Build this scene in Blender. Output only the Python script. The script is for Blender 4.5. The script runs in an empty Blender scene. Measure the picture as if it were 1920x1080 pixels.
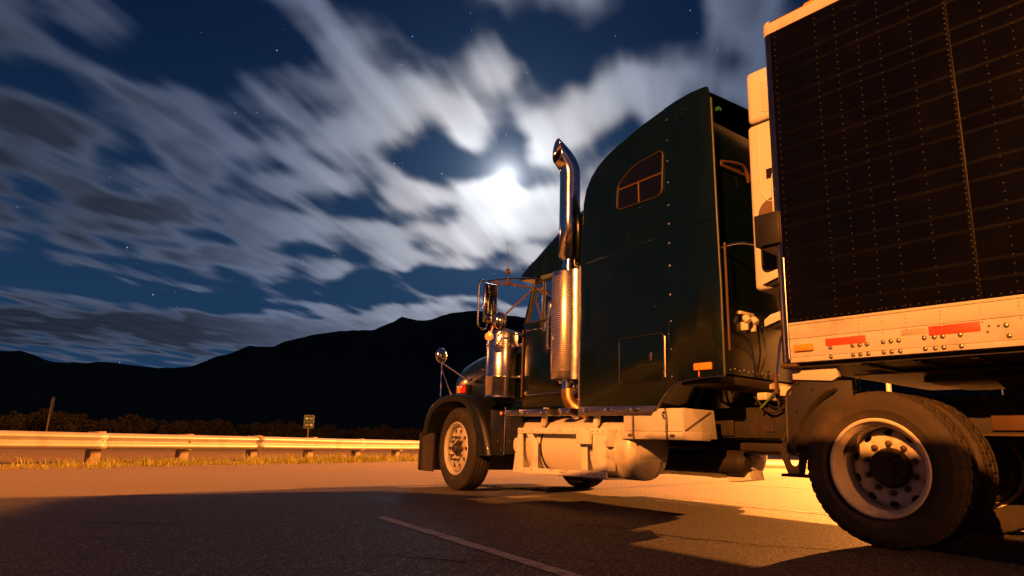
import bpy, bmesh, math, random
from math import radians, sin, cos, pi, tan, atan2, asin, sqrt, exp
from mathutils import Vector, Matrix, noise as mnoise

random.seed(7)
SC = bpy.context.scene
COL = SC.collection

# ------------------------------------------------------------------ camera
CAM_H = 0.62
PITCH, ROLL = radians(12.75), radians(1.8)
FW = Vector((0, cos(PITCH), sin(PITCH))); UP0 = Vector((0, -sin(PITCH), cos(PITCH))); R0 = Vector((1, 0, 0))
RT = R0 * cos(ROLL) + UP0 * sin(ROLL); UP = -R0 * sin(ROLL) + UP0 * cos(ROLL)
cd = bpy.data.cameras.new('camera'); cam = bpy.data.objects.new('camera', cd); COL.objects.link(cam)
cd.sensor_width = 36.0; cd.lens = 36.0 * 1273.0 / 1920.0; cd.clip_start = 0.05; cd.clip_end = 20000
M = Matrix((RT, UP, -FW)).transposed().to_4x4(); M.translation = Vector((0, 0, CAM_H)); cam.matrix_world = M
SC.camera = cam

# ------------------------------------------------------------------ exposure
SC.view_settings.view_transform = 'Standard'; SC.view_settings.look = 'None'
SC.view_settings.exposure = 0.0; SC.view_settings.gamma = 1.0; SC.view_settings.use_curve_mapping = False
SC.render.engine = 'CYCLES'
SC.cycles.max_bounces = 7; SC.cycles.diffuse_bounces = 3; SC.cycles.glossy_bounces = 4; SC.cycles.transparent_max_bounces = 10
SC.cycles.caustics_reflective = False; SC.cycles.caustics_refractive = False
SC.cycles.sample_clamp_indirect = 4.0
SC.cycles.use_denoising = True

# ------------------------------------------------------------------ node helper
class X:
    """A socket with arithmetic."""
    nt = None
    def __init__(s, k): s.k = k
    @staticmethod
    def m(op, *a, clamp=False):
        n = X.nt.nodes.new('ShaderNodeMath'); n.operation = op; n.use_clamp = clamp
        for i, v in enumerate(a):
            if isinstance(v, X): X.nt.links.new(v.k, n.inputs[i])
            else: n.inputs[i].default_value = v
        return X(n.outputs[0])
    def __add__(s, o): return X.m('ADD', s, o)
    __radd__ = __add__
    def __mul__(s, o): return X.m('MULTIPLY', s, o)
    __rmul__ = __mul__
    def __sub__(s, o): return X.m('SUBTRACT', s, o)
    def __rsub__(s, o): return X.m('SUBTRACT', o, s)
    def __truediv__(s, o): return X.m('DIVIDE', s, o)
    def __pow__(s, o): return X.m('POWER', s, o)
def xexp(a): return X.m('EXPONENT', a)
def xsmooth(a, lo, hi, t0=0.0, t1=1.0):
    n = X.nt.nodes.new('ShaderNodeMapRange'); n.interpolation_type = 'SMOOTHSTEP'
    X.nt.links.new(a.k, n.inputs[0])
    for i, v in ((1, lo), (2, hi), (3, t0), (4, t1)): n.inputs[i].default_value = v
    return X(n.outputs[0])
def xlin(a, lo, hi, t0=0.0, t1=1.0):
    n = X.nt.nodes.new('ShaderNodeMapRange'); X.nt.links.new(a.k, n.inputs[0])
    for i, v in ((1, lo), (2, hi), (3, t0), (4, t1)): n.inputs[i].default_value = v
    return X(n.outputs[0])
def xvec(a, b, c=0.0):
    n = X.nt.nodes.new('ShaderNodeCombineXYZ')
    for i, v in enumerate((a, b, c)):
        if isinstance(v, X): X.nt.links.new(v.k, n.inputs[i])
        else: n.inputs[i].default_value = v
    return X(n.outputs[0])
def xnoise(vec, scale, detail=3.0, rough=0.5, dist=0.0, out=0):
    n = X.nt.nodes.new('ShaderNodeTexNoise')
    if vec is not None: X.nt.links.new(vec.k, n.inputs['Vector'])
    n.inputs['Scale'].default_value = scale; n.inputs['Detail'].default_value = detail
    n.inputs['Roughness'].default_value = rough; n.inputs['Distortion'].default_value = dist
    return X(n.outputs[out])
def xvoro(vec, scale, feature='F1'):
    n = X.nt.nodes.new('ShaderNodeTexVoronoi'); n.feature = feature
    if vec is not None: X.nt.links.new(vec.k, n.inputs['Vector'])
    n.inputs['Scale'].default_value = scale
    return X(n.outputs['Distance']), n
def xmix(f, a, b):
    n = X.nt.nodes.new('ShaderNodeMix'); n.data_type = 'RGBA'; n.clamp_factor = True
    for s, v in ((n.inputs[0], f), (n.inputs[6], a), (n.inputs[7], b)):
        if isinstance(v, X): X.nt.links.new(v.k, s)
        elif isinstance(v, (tuple, list)): s.default_value = (*v, 1.0)
        else: s.default_value = v
    return X(n.outputs[2])
def xscale(c, f):
    n = X.nt.nodes.new('ShaderNodeVectorMath'); n.operation = 'SCALE'
    if isinstance(c, X): X.nt.links.new(c.k, n.inputs[0])
    else: n.inputs[0].default_value = c
    if isinstance(f, X): X.nt.links.new(f.k, n.inputs[3])
    else: n.inputs[3].default_value = f
    return X(n.outputs[0])
def xadd(a, b):
    n = X.nt.nodes.new('ShaderNodeVectorMath'); n.operation = 'ADD'
    X.nt.links.new(a.k, n.inputs[0]); X.nt.links.new(b.k, n.inputs[1])
    return X(n.outputs[0])

# ------------------------------------------------------------------ world: moonlit night sky with wind-drawn clouds
MOON_AZ, MOON_EL = radians(-0.8), radians(22.1)
MOON = Vector((sin(MOON_AZ) * cos(MOON_EL), cos(MOON_AZ) * cos(MOON_EL), sin(MOON_EL)))
W = bpy.data.worlds.new('World'); SC.world = W; W.use_nodes = True
nt = W.node_tree; nt.nodes.clear(); X.nt = nt
tc = nt.nodes.new('ShaderNodeTexCoord'); sep = nt.nodes.new('ShaderNodeSeparateXYZ')
nt.links.new(tc.outputs['Generated'], sep.inputs[0])
dx, dy, dz = X(sep.outputs[0]), X(sep.outputs[1]), X(sep.outputs[2])
az = X.m('ARCTAN2', dx, dy) * (180 / pi)
el = X.m('ARCSINE', dz) * (180 / pi)
cosm = dx * MOON.x + dy * MOON.y + dz * MOON.z
ang = X.m('ARCCOSINE', X.m('MINIMUM', cosm, 0.999999)) * (180 / pi)
zz = X.m('MAXIMUM', dz, 0.0) + 0.055
px, py = dx / zz, dy / zz
DR = radians(14.4)                                  # the clouds drift towards this bearing
u = px * sin(DR) + py * cos(DR); v = px * cos(DR) - py * sin(DR)
n2 = xnoise(xvec(u * 0.9, v * 5.0, 5.0), 1.0, 2.0, 0.5)
n3 = xnoise(xvec(u * 0.5, v * 13.0, 9.0), 1.0, 2.0, 0.5)
n4 = xnoise(xvec(az * 0.13, el * 0.22, 1.7), 1.0, 2.0, 0.5, 0.4)
low = (n4 - 0.5) * 0.45 + (n2 - 0.5) * 0.35 + (n3 - 0.5) * 0.06
# cloud lumps carried along the drift while the shutter was open
SM = [xnoise(xvec((u + d_ * 0.145) * 4.3, v * 4.6, 7.3), 1.0, 3.0, 0.52) for d_ in (0.0, 0.14, 0.29, 0.43, 0.57, 0.71, 0.86, 1.0)]
avg = None
for q_ in SM: avg = q_ if avg is None else avg + q_
avg = avg / float(len(SM))
dens0 = low + (avg - 0.5) * 3.0
def blob(a, e, sa, se, w, rot=0.0):
    c, s = cos(radians(rot)), sin(radians(rot))
    p = az - a; q = el - e
    p2 = (p * c + q * s) / sa; q2 = (q * c - p * s) / se
    return xexp((p2 * p2 + q2 * q2) * -1.0) * w
BL = [
    # where the cloud field is thick (+) or broken (-): azimuth, elevation, size, weight
    (-36, 18, 15, 6.0, .40, -14), (-19, 18, 12, 5.0, .30, -12), (-6, 17, 8, 3.0, .30, 0), (-10.5, 20.5, 5, 2.4, .30, -15), (3, 17.5, 7, 3.4, .46, 0), (-.5, 20.0, 4.5, 2.0, .34, 0), (6, 22, 3, 2, .2, 0),
    (-33, 26, 10, 2.2, .20, -22), (-14, 27.5, 8, 3.4, .42, -22), (-3, 27, 7, 2.0, .30, -10), (8, 25.5, 7, 2.6, .30, -10), (-4.5, 35, 3.0, 2.4, .16, -30),
    (9.5, 38.5, 6, 2.2, .30, 0), (18.5, 32, 5, 3.6, .36, 0), (25, 25, 5, 3, .16, 0), (2.5, 31, 3.5, 2.6, .20, 0), (10, 28, 5, 2, .14, 0),
    (-24, 31, 8, 3.0, -.40, -12), (-13, 34, 6, 3.4, -.44, 0), (-5.4, 23.6, 3.2, 1.4, -.46, -28), (-13, 22.0, 5, 1.0, -.22, -22), (11.5, 33.5, 2.6, 3.0, -.26, 0),
    (-30, 9.9, 20, .9, -.80, -2), (-8, 13.0, 10, 1.0, -.70, 5), (6, 12.0, 8, 1.2, -.6, 0), (-30, 7.3, 26, 1.5, .95, 3), (-12, 8.9, 12, 1.2, .70, 6), (2, 10.6, 8, .8, .4, 5),
    (-17, 13.6, 12, 1.0, .18, 4),
]
cov = None
for b in BL:
    t = blob(*b); cov = t if cov is None else cov + t
raw = dens0 + cov * 0.85 - 0.085
dens = None
for q_ in SM:
    t = xsmooth((q_ - avg) * 1.1 + raw, -0.16, 0.30); dens = t if dens is None else dens + t
dens = dens / float(len(SM))
# clear sky: deep blue, paler towards the horizon and the moon
sky = xmix(xsmooth(el, 0.0, 34.0), (0.013, 0.042, 0.102), (0.0023, 0.0100, 0.039))
g1 = xexp(ang / -7.0)
sky = xadd(sky, xscale((0.035, 0.075, 0.14), g1))
# clouds: grey by moonlight, forward scattered near the moon; thick bellies away from it go dark
thick = xsmooth(raw + (n4 - 0.5) * 0.5, 0.05, 0.65)
g2 = xexp(ang / -4.6)
lum = xexp(ang / -18.0) * 0.52 + g2 * 0.70 + 0.055
belly = thick * xsmooth(ang, 13.0, 30.0) * 0.74
lum = lum * (1.0 - belly) * (n3 * 0.6 + 0.70) * (avg * 1.6 + 0.2)
cc = xmix(xsmooth(ang, 2.0, 26.0), (0.93, 0.94, 1.0), (0.47, 0.61, 1.0))
# faint corona colours round the moon
cc = xmix(xexp((ang - 7.5) * (ang - 7.5) * -0.2) * 0.35, cc, (1.0, 0.90, 0.95))
cloud = xscale(cc, lum)
col = xmix(dens * 0.95, sky, cloud)
# the moon itself, burnt out behind the thin edge of the cloud
glow = xexp(ang / -0.8) * 1.9 + xexp(ang / -2.4) * 0.50 * (dens * 0.9 + 0.25)
col = xadd(col, xscale((0.93, 0.96, 1.0), glow))
# stars in the clear parts
sv = nt.nodes.new('ShaderNodeTexVoronoi'); sv.inputs['Scale'].default_value = 75.0
nt.links.new(tc.outputs['Generated'], sv.inputs['Vector'])
sd = X(sv.outputs['Distance']); scs = nt.nodes.new('ShaderNodeSeparateColor'); nt.links.new(sv.outputs['Color'], scs.inputs[0])
star = xsmooth(sd, 0.035, 0.075, 1.0, 0.0) * xsmooth(X(scs.outputs[0]), 0.60, 1.0) * (1.0 - dens) * 0.55
col = xadd(col, xscale((0.75, 0.85, 1.0), star))
bg = nt.nodes.new('ShaderNodeBackground'); wo = nt.nodes.new('ShaderNodeOutputWorld')
nt.links.new(col.k, bg.inputs[0]); bg.inputs[1].default_value = 1.0; nt.links.new(bg.outputs[0], wo.inputs[0])
W.cycles.sampling_method = 'MANUAL'; W.cycles.sample_map_resolution = 512

# the moon as the one sun lamp, weak and cool
ld = bpy.data.lights.new('moonlight', 'SUN'); ld.energy = 0.05; ld.angle = radians(4.0); ld.color = (0.75, 0.87, 1.0)
lo = bpy.data.objects.new('moonlight', ld); COL.objects.link(lo)
lo.rotation_euler = (-MOON).to_track_quat('-Z', 'Y').to_euler()

# ------------------------------------------------------------------ where the truck stands
YAW = radians(37.75)
TF = Vector((-sin(YAW), cos(YAW), 0)); TL = Vector((-cos(YAW), -sin(YAW), 0)); TO = Vector((0.2874, 9.6808, 0))
def tw(x, y, z=0.0): return TO + TF * x + TL * y + Vector((0, 0, z))

# ------------------------------------------------------------------ materials
def new_mat(name):
    m = bpy.data.materials.new(name); m.use_nodes = True; t = m.node_tree
    X.nt = t; b = t.nodes['Principled BSDF']
    return m, t, b
def setin(b, t, key, v):
    s = b.inputs[key]
    if isinstance(v, X): t.links.new(v.k, s)
    elif isinstance(v, (tuple, list)) and len(v) == 3: s.default_value = (*v, 1.0)
    else: s.default_value = v
def objco(t):
    n = t.nodes.new('ShaderNodeTexCoord'); return X(n.outputs['Object'])
def bump(t, b, h, strength=0.3, dist=0.01):
    n = t.nodes.new('ShaderNodeBump'); n.inputs['Strength'].default_value = strength; n.inputs['Distance'].default_value = dist
    t.links.new(h.k, n.inputs['Height']); t.links.new(n.outputs[0], b.inputs['Normal'])
def mat(name, base, rough=0.5, metal=0.0, spec=0.5, coat=0.0, dirt=None, dirt_amt=0.35, scale=6.0, rvar=0.15, bmp=0.0, bscale=60.0, emit=None, estr=0.0, dlo=0.5, dhi=0.75):
    m, t, b = new_mat(name); co = objco(t)
    n = xnoise(co, scale, 5.0, 0.6)
    d = dirt if dirt else tuple(c * 0.6 for c in base)
    f = xsmooth(n, dlo, dhi) * dirt_amt
    setin(b, t, 'Base Color', xmix(f, base, d))
    r = (xnoise(co, scale * 2.3, 4.0, 0.6) - 0.5) * (2 * rvar) + rough
    setin(b, t, 'Roughness', X.m('MAXIMUM', r, 0.02))
    setin(b, t, 'Metallic', metal); setin(b, t, 'Specular IOR Level', spec)
    if coat: setin(b, t, 'Coat Weight', coat); setin(b, t, 'Coat Roughness', 0.06)
    if bmp: bump(t, b, xnoise(co, bscale, 3.0), bmp)
    if emit: setin(b, t, 'Emission Color', emit); setin(b, t, 'Emission Strength', estr)
    return m

PAINT = mat('dark_green_paint', (0.0015, 0.0062, 0.0050), 0.20, 0.0, 0.45, 0.3, (0.005, 0.008, 0.006), 0.40, 2.2, 0.06, 0.10, 2.6)
FENDP = mat('fender_paint', (0.005, 0.007, 0.006), 0.45, 0.0, 0.4, 0.15, (0.03, 0.024, 0.018), 0.5, 3.0, 0.08)
BLACKP = mat('black_panel_paint', (0.0012, 0.0011, 0.0012), 0.34, 0.0, 0.2, 0.0, (0.005, 0.0038, 0.0032), 0.5, 1.6, 0.1, 0.04, 5.0)
RIBP = mat('black_rib_paint', (0.0022, 0.0019, 0.0019), 0.40, 0.0, 0.2, 0.0)
WHITE = mat('white_alu_paint', (0.60, 0.58, 0.54), 0.55, 0.0, 0.4, 0.0, (0.34, 0.28, 0.22), 0.6, 2.5, 0.1)
TANKM = mat('dull_aluminium', (0.80, 0.76, 0.70), 0.42, 0.12, 0.5, 0.0, (0.36, 0.29, 0.22), 0.75, 2.2, 0.15, 0.05, 4.0)
CAGE = mat('cage_paint', (0.76, 0.72, 0.66), 0.5, 0.0, 0.5, 0.0, (0.26, 0.20, 0.15), 0.75, 5.0, 0.15, dlo=0.52, dhi=0.7)
CHROME = mat('chrome', (0.78, 0.78, 0.80), 0.12, 1.0, 0.5, 0.0, (0.5, 0.48, 0.46), 0.5, 4.0, 0.05)
STEEL = mat('stainless', (0.74, 0.72, 0.72), 0.22, 1.0, 0.5, 0.0, (0.42, 0.40, 0.40), 0.4, 5.0, 0.08)
STRIP = mat('skirt_stainless', (0.42, 0.40, 0.43), 0.30, 1.0, 0.5, 0.0, (0.30, 0.27, 0.27), 0.5, 5.0, 0.08)
RUSTP = mat('rusty_pipe', (0.12, 0.07, 0.04), 0.7, 0.4, 0.4, 0.0, (0.10, 0.05, 0.03), 0.6, 9.0)
RUBBER = mat('tyre_rubber', (0.030, 0.027, 0.025), 0.78, 0.0, 0.35, 0.0, (0.075, 0.06, 0.045), 0.55, 5.0, 0.08, 0.15, 90.0)
RUBBER_D = mat('worn_drive_rubber', (0.050, 0.040, 0.029), 0.8, 0.0, 0.35, 0.0, (0.115, 0.082, 0.05), 0.6, 4.0, 0.08, 0.2, 80.0)
RIMA = mat('alloy_rim', (0.66, 0.62, 0.57), 0.38, 0.2, 0.5, 0.0, (0.30, 0.25, 0.20), 0.5, 8.0)
RIMW = mat('white_steel_rim', (0.78, 0.69, 0.55), 0.42, 0.0, 0.5, 0.0, (0.30, 0.22, 0.15), 0.55, 5.0)
HUBM = mat('greasy_hub', (0.05, 0.036, 0.026), 0.55, 0.3, 0.5, 0.0, (0.015, 0.012, 0.010), 0.7, 14.0, 0.1, 0.4, 40.0)
NUTM = mat('rusty_nut', (0.12, 0.085, 0.06), 0.5, 0.6, 0.5)
FRAME = mat('chassis_black', (0.026, 0.020, 0.015), 0.6, 0.0, 0.5, 0.0, (0.07, 0.042, 0.025), 0.7, 5.0, 0.12, 0.2, 30.0)
MUD = mat('mudguard_plastic', (0.028, 0.023, 0.020), 0.55, 0.0, 0.5, 0.0, (0.06, 0.045, 0.034), 0.5, 4.0)
BLACK = mat('black_plastic', (0.012, 0.011, 0.010), 0.5)
AMBER = mat('amber_lens', (0.85, 0.34, 0.03), 0.2, 0.0, 0.5, 0.5, (0.6, 0.2, 0.02), 0.4, 40.0)
RED = mat('red_lens', (0.65, 0.03, 0.02), 0.2, 0.0, 0.5, 0.5)
TAPE = mat('red_reflective_tape', (0.80, 0.075, 0.03), 0.5, 0.0, 0.5, 0.0, (0.55, 0.06, 0.03), 0.4, 12.0)
TAPEW = mat('faded_tape', (0.42, 0.37, 0.32), 0.6)
LINEP = (0.52, 0.50, 0.48)
SEAM = mat('seam_dark', (0.10, 0.075, 0.06), 0.8)
WOOD = mat('weathered_post_timber', (0.30, 0.24, 0.17), 0.85, 0.0, 0.3, 0.0, (0.13, 0.12, 0.08), 0.7, 6.0, 0.1, 0.5, 40.0)
GALV = mat('galvanised_rail', (0.44, 0.43, 0.41), 0.48, 0.3, 0.5, 0.0, (0.34, 0.30, 0.25), 0.8, 3.0, 0.15, 0.2, 2.5)
POSTM = mat('sign_post_steel', (0.09, 0.07, 0.055), 0.6, 0.4)
SGREEN = mat('sign_green', (0.003, 0.038, 0.034), 0.5)
SWHITE = mat('sign_white', (0.09, 0.08, 0.075), 0.5)
SARROW = mat('sign_lettering', (0.55, 0.50, 0.46), 0.5)
TAR = mat('matte_dark', (0.006, 0.005, 0.005), 1.0, spec=0.0)  # flat matte dark for the pavement cracks and the stack lining
SBACK = mat('sign_back', (0.015, 0.015, 0.015), 0.6, 0.4)
HOSE_B = mat('blue_hose', (0.02, 0.03, 0.30), 0.4)
HOSE_R = mat('red_hose', (0.50, 0.02, 0.015), 0.4)
HOSE_G = mat('green_hose', (0.10, 0.20, 0.02), 0.4)
CABLE = mat('black_cable', (0.01, 0.01, 0.01), 0.4)
LAMPPOST = mat('lamp_post_steel', (0.25, 0.25, 0.25), 0.5, 0.6)

def glass_mat(name, tint, refl):
    m = bpy.data.materials.new(name); m.use_nodes = True; t = m.node_tree; t.nodes.clear()
    o = t.nodes.new('ShaderNodeOutputMaterial'); tr = t.nodes.new('ShaderNodeBsdfTransparent'); gl = t.nodes.new('ShaderNodeBsdfGlossy')
    fr = t.nodes.new('ShaderNodeFresnel'); fr.inputs[0].default_value = 1.5; mx = t.nodes.new('ShaderNodeMixShader')
    tr.inputs[0].default_value = (*tint, 1); gl.inputs[0].default_value = (refl, refl, refl, 1); gl.inputs['Roughness'].default_value = 0.03
    t.links.new(fr.outputs[0], mx.inputs[0]); t.links.new(tr.outputs[0], mx.inputs[1]); t.links.new(gl.outputs[0], mx.inputs[2]); t.links.new(mx.outputs[0], o.inputs[0])
    return m
GLASS = glass_mat('cab_glass', (0.62, 0.90, 0.86), 0.9)
DGLASS = mat('dark_sleeper_glass', (0.004, 0.004, 0.005), 0.06, 0.0, 0.6)
MIRG = mat('mirror_glass', (0.36, 0.38, 0.36), 0.03, 1.0, 0.5, 0.0, (0.6, 0.62, 0.6), 0.2, 3.0, 0.01)

def perf_mat():
    m, t, b = new_mat('perforated_stainless'); co = objco(t)
    s = t.nodes.new('ShaderNodeSeparateXYZ'); t.links.new(co.k, s.inputs[0])
    x, y, z = (X(s.outputs[i]) for i in range(3))
    a = X.m('ARCTAN2', y, x)
    row = X.m('FLOOR', z / 0.021)
    uu = a * (38 / (2 * pi)) + X.m('MODULO', row, 2.0) * 0.5
    fu = X.m('FRACT', uu + 100.0) - 0.5; fz = X.m('FRACT', z / 0.021 + 100.0) - 0.5
    d = X.m('SQRT', fu * fu + fz * fz * 1.6)
    mask = xsmooth(d, 0.27, 0.36, 1.0, 0.0) * xsmooth(z, 1.395, 1.40) * xsmooth(z, 2.455, 2.46, 1.0, 0.0)
    setin(b, t, 'Base Color', xmix(mask, (0.80, 0.73, 0.68), (0.36, 0.30, 0.26)))
    setin(b, t, 'Metallic', 1.0); setin(b, t, 'Roughness', mask * 0.4 + 0.24)
    bump(t, b, 1.0 - mask, 0.6, 0.004)
    return m
PERF = perf_mat()

# ------------------------------------------------------------------ mesh helpers
def nb(): return bmesh.new()
def merge(bm, tmp, mtx=None):
    if mtx is not None: tmp.transform(mtx)
    me = bpy.data.meshes.new('tmp'); tmp.to_mesh(me); tmp.free(); bm.from_mesh(me); bpy.data.meshes.remove(me)
def box(bm, lo, hi, bev=0.0, mtx=None, seg=2):
    t = nb(); bmesh.ops.create_cube(t, size=1.0)
    c = [(a + b) / 2 for a, b in zip(lo, hi)]; s = [abs(b - a) for a, b in zip(lo, hi)]
    for v_ in t.verts: v_.co = Vector((c[0] + v_.co.x * s[0], c[1] + v_.co.y * s[1], c[2] + v_.co.z * s[2]))
    if bev: bmesh.ops.bevel(t, geom=t.edges[:], offset=min(bev, min(s) * 0.45), segments=seg, profile=0.5, affect='EDGES')
    merge(bm, t, mtx)
def prism(bm, pts, a, b, axis='y', bev=0.0, seg=2, mtx=None):
    t = nb()
    def P(p, h):
        if axis == 'y': return Vector((p[0], h, p[1]))
        if axis == 'x': return Vector((h, p[0], p[1]))
        return Vector((p[0], p[1], h))
    A = [t.verts.new(P(p, a)) for p in pts]; B = [t.verts.new(P(p, b)) for p in pts]
    n = len(pts)
    fa = t.faces.new(A); fb = t.faces.new(B)
    for i in range(n): t.faces.new((A[i], A[(i + 1) % n], B[(i + 1) % n], B[i]))
    bmesh.ops.recalc_face_normals(t, faces=t.faces[:])
    if bev:
        es = list({e for f in (fa, fb) for e in f.edges})
        bmesh.ops.bevel(t, geom=es, offset=bev, segments=seg, profile=0.5, affect='EDGES')
    merge(bm, t, mtx)
def tube(bm, pts, r, seg=10, caps=True):
    pts = [Vector(p) for p in pts]; n = len(pts)
    rs = r if isinstance(r, (list, tuple)) else [r] * n
    tang = []
    for i in range(n):
        d = (pts[min(i + 1, n - 1)] - pts[max(i - 1, 0)]); tang.append(d.normalized())
    ref = Vector((0, 0, 1)) if abs(tang[0].z) < 0.9 else Vector((1, 0, 0))
    N = tang[0].cross(ref).normalized(); rings = []
    for i in range(n):
        if i: N = (N - tang[i] * N.dot(tang[i])).normalized()
        B = tang[i].cross(N)
        rings.append([bm.verts.new(pts[i] + (N * cos(2 * pi * k / seg) + B * sin(2 * pi * k / seg)) * rs[i]) for k in range(seg)])
    for i in range(n - 1):
        for k in range(seg):
            bm.faces.new((rings[i][k], rings[i][(k + 1) % seg], rings[i + 1][(k + 1) % seg], rings[i + 1][k]))
    if caps: bm.faces.new(rings[0][::-1]); bm.faces.new(rings[-1])
def smooth_path(pts, n=6):
    pts = [Vector(p) for p in pts]; out = []
    for i in range(len(pts) - 1):
        p0 = pts[max(i - 1, 0)]; p1 = pts[i]; p2 = pts[i + 1]; p3 = pts[min(i + 2, len(pts) - 1)]
        for k in range(n):
            t = k / n
            out.append(0.5 * ((2 * p1) + (p2 - p0) * t + (2 * p0 - 5 * p1 + 4 * p2 - p3) * t * t + (3 * p1 - p0 - 3 * p2 + p3) * t ** 3))
    out.append(pts[-1]); return out
def lathe(bm, prof, mtx, seg=32, closed=False, capa=False, capb=False):
    """prof: (h, r) along local z, mtx places it."""
    rings = [[bm.verts.new(mtx @ Vector((r * cos(2 * pi * k / seg), r * sin(2 * pi * k / seg), h))) for k in range(seg)] for h, r in prof]
    m = len(rings)
    for i in range(m if closed else m - 1):
        a, b = rings[i], rings[(i + 1) % m]
        for k in range(seg): bm.faces.new((a[k], a[(k + 1) % seg], b[(k + 1) % seg], b[k]))
    if capa: bm.faces.new(rings[0][::-1])
    if capb: bm.faces.new(rings[-1])
def AX(o, d):
    """matrix whose local z points along d at o"""
    m = Vector(d).to_track_quat('Z', 'Y').to_matrix().to_4x4(); m.translation = Vector(o); return m
def cyl(bm, a, b, r, seg=20, bev=0.0):
    a, b = Vector(a), Vector(b); L = (b - a).length
    prof = [(0, r - bev), (bev, r), (L - bev, r), (L, r - bev)] if bev else [(0, r), (L, r)]
    lathe(bm, prof, AX(a, b - a), seg, capa=True, capb=True)
def grid_skin(bm, rows, closed_u=False):
    vs = [[bm.verts.new(Vector(p)) for p in row] for row in rows]
    for i in range(len(vs) - 1):
        n = len(vs[i])
        for k in range(n if closed_u else n - 1):
            bm.faces.new((vs[i][k], vs[i][(k + 1) % n], vs[i + 1][(k + 1) % n], vs[i + 1][k]))
    return vs
def obj(name, bm, m, parent=None, angle=35, kind=None, recalc=True, flat=False):
    if recalc: bmesh.ops.recalc_face_normals(bm, faces=bm.faces[:])
    me = bpy.data.meshes.new(name); bm.to_mesh(me); bm.free()
    if not flat:
        me.polygons.foreach_set('use_smooth', [True] * len(me.polygons)); me.set_sharp_from_angle(angle=radians(angle))
    me.materials.append(m)
    o = bpy.data.objects.new(name, me); COL.objects.link(o)
    if parent is not None: o.parent = parent
    if kind: o['kind'] = kind
    return o
def inst(src, parent, mtx=None, name=None):
    o = src.copy(); COL.objects.link(o); o.parent = parent
    if name: o.name = name
    if mtx is not None: o.matrix_local = mtx
    return o
def thing(name, label, cat, loc=(0, 0, 0), rotz=0.0, group=None):
    o = bpy.data.objects.new(name, None); COL.objects.link(o); o.location = loc; o.rotation_euler = (0, 0, rotz)
    o['label'] = label; o['category'] = cat
    if group: o['group'] = group
    return o
def tag(o, label, cat, group=None):
    o['label'] = label; o['category'] = cat
    if group: o['group'] = group
    return o


# ================================================================== the setting
RAIL_A = radians(27.0); RD = Vector((sin(RAIL_A), cos(RAIL_A), 0)); RN = Vector((cos(RAIL_A), -sin(RAIL_A), 0)); RP0 = Vector((-8.45, 11.4, 0))
def rp(s, off=0.0, z=0.0): return RP0 + RD * s + RN * off + Vector((0, 0, z))

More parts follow.
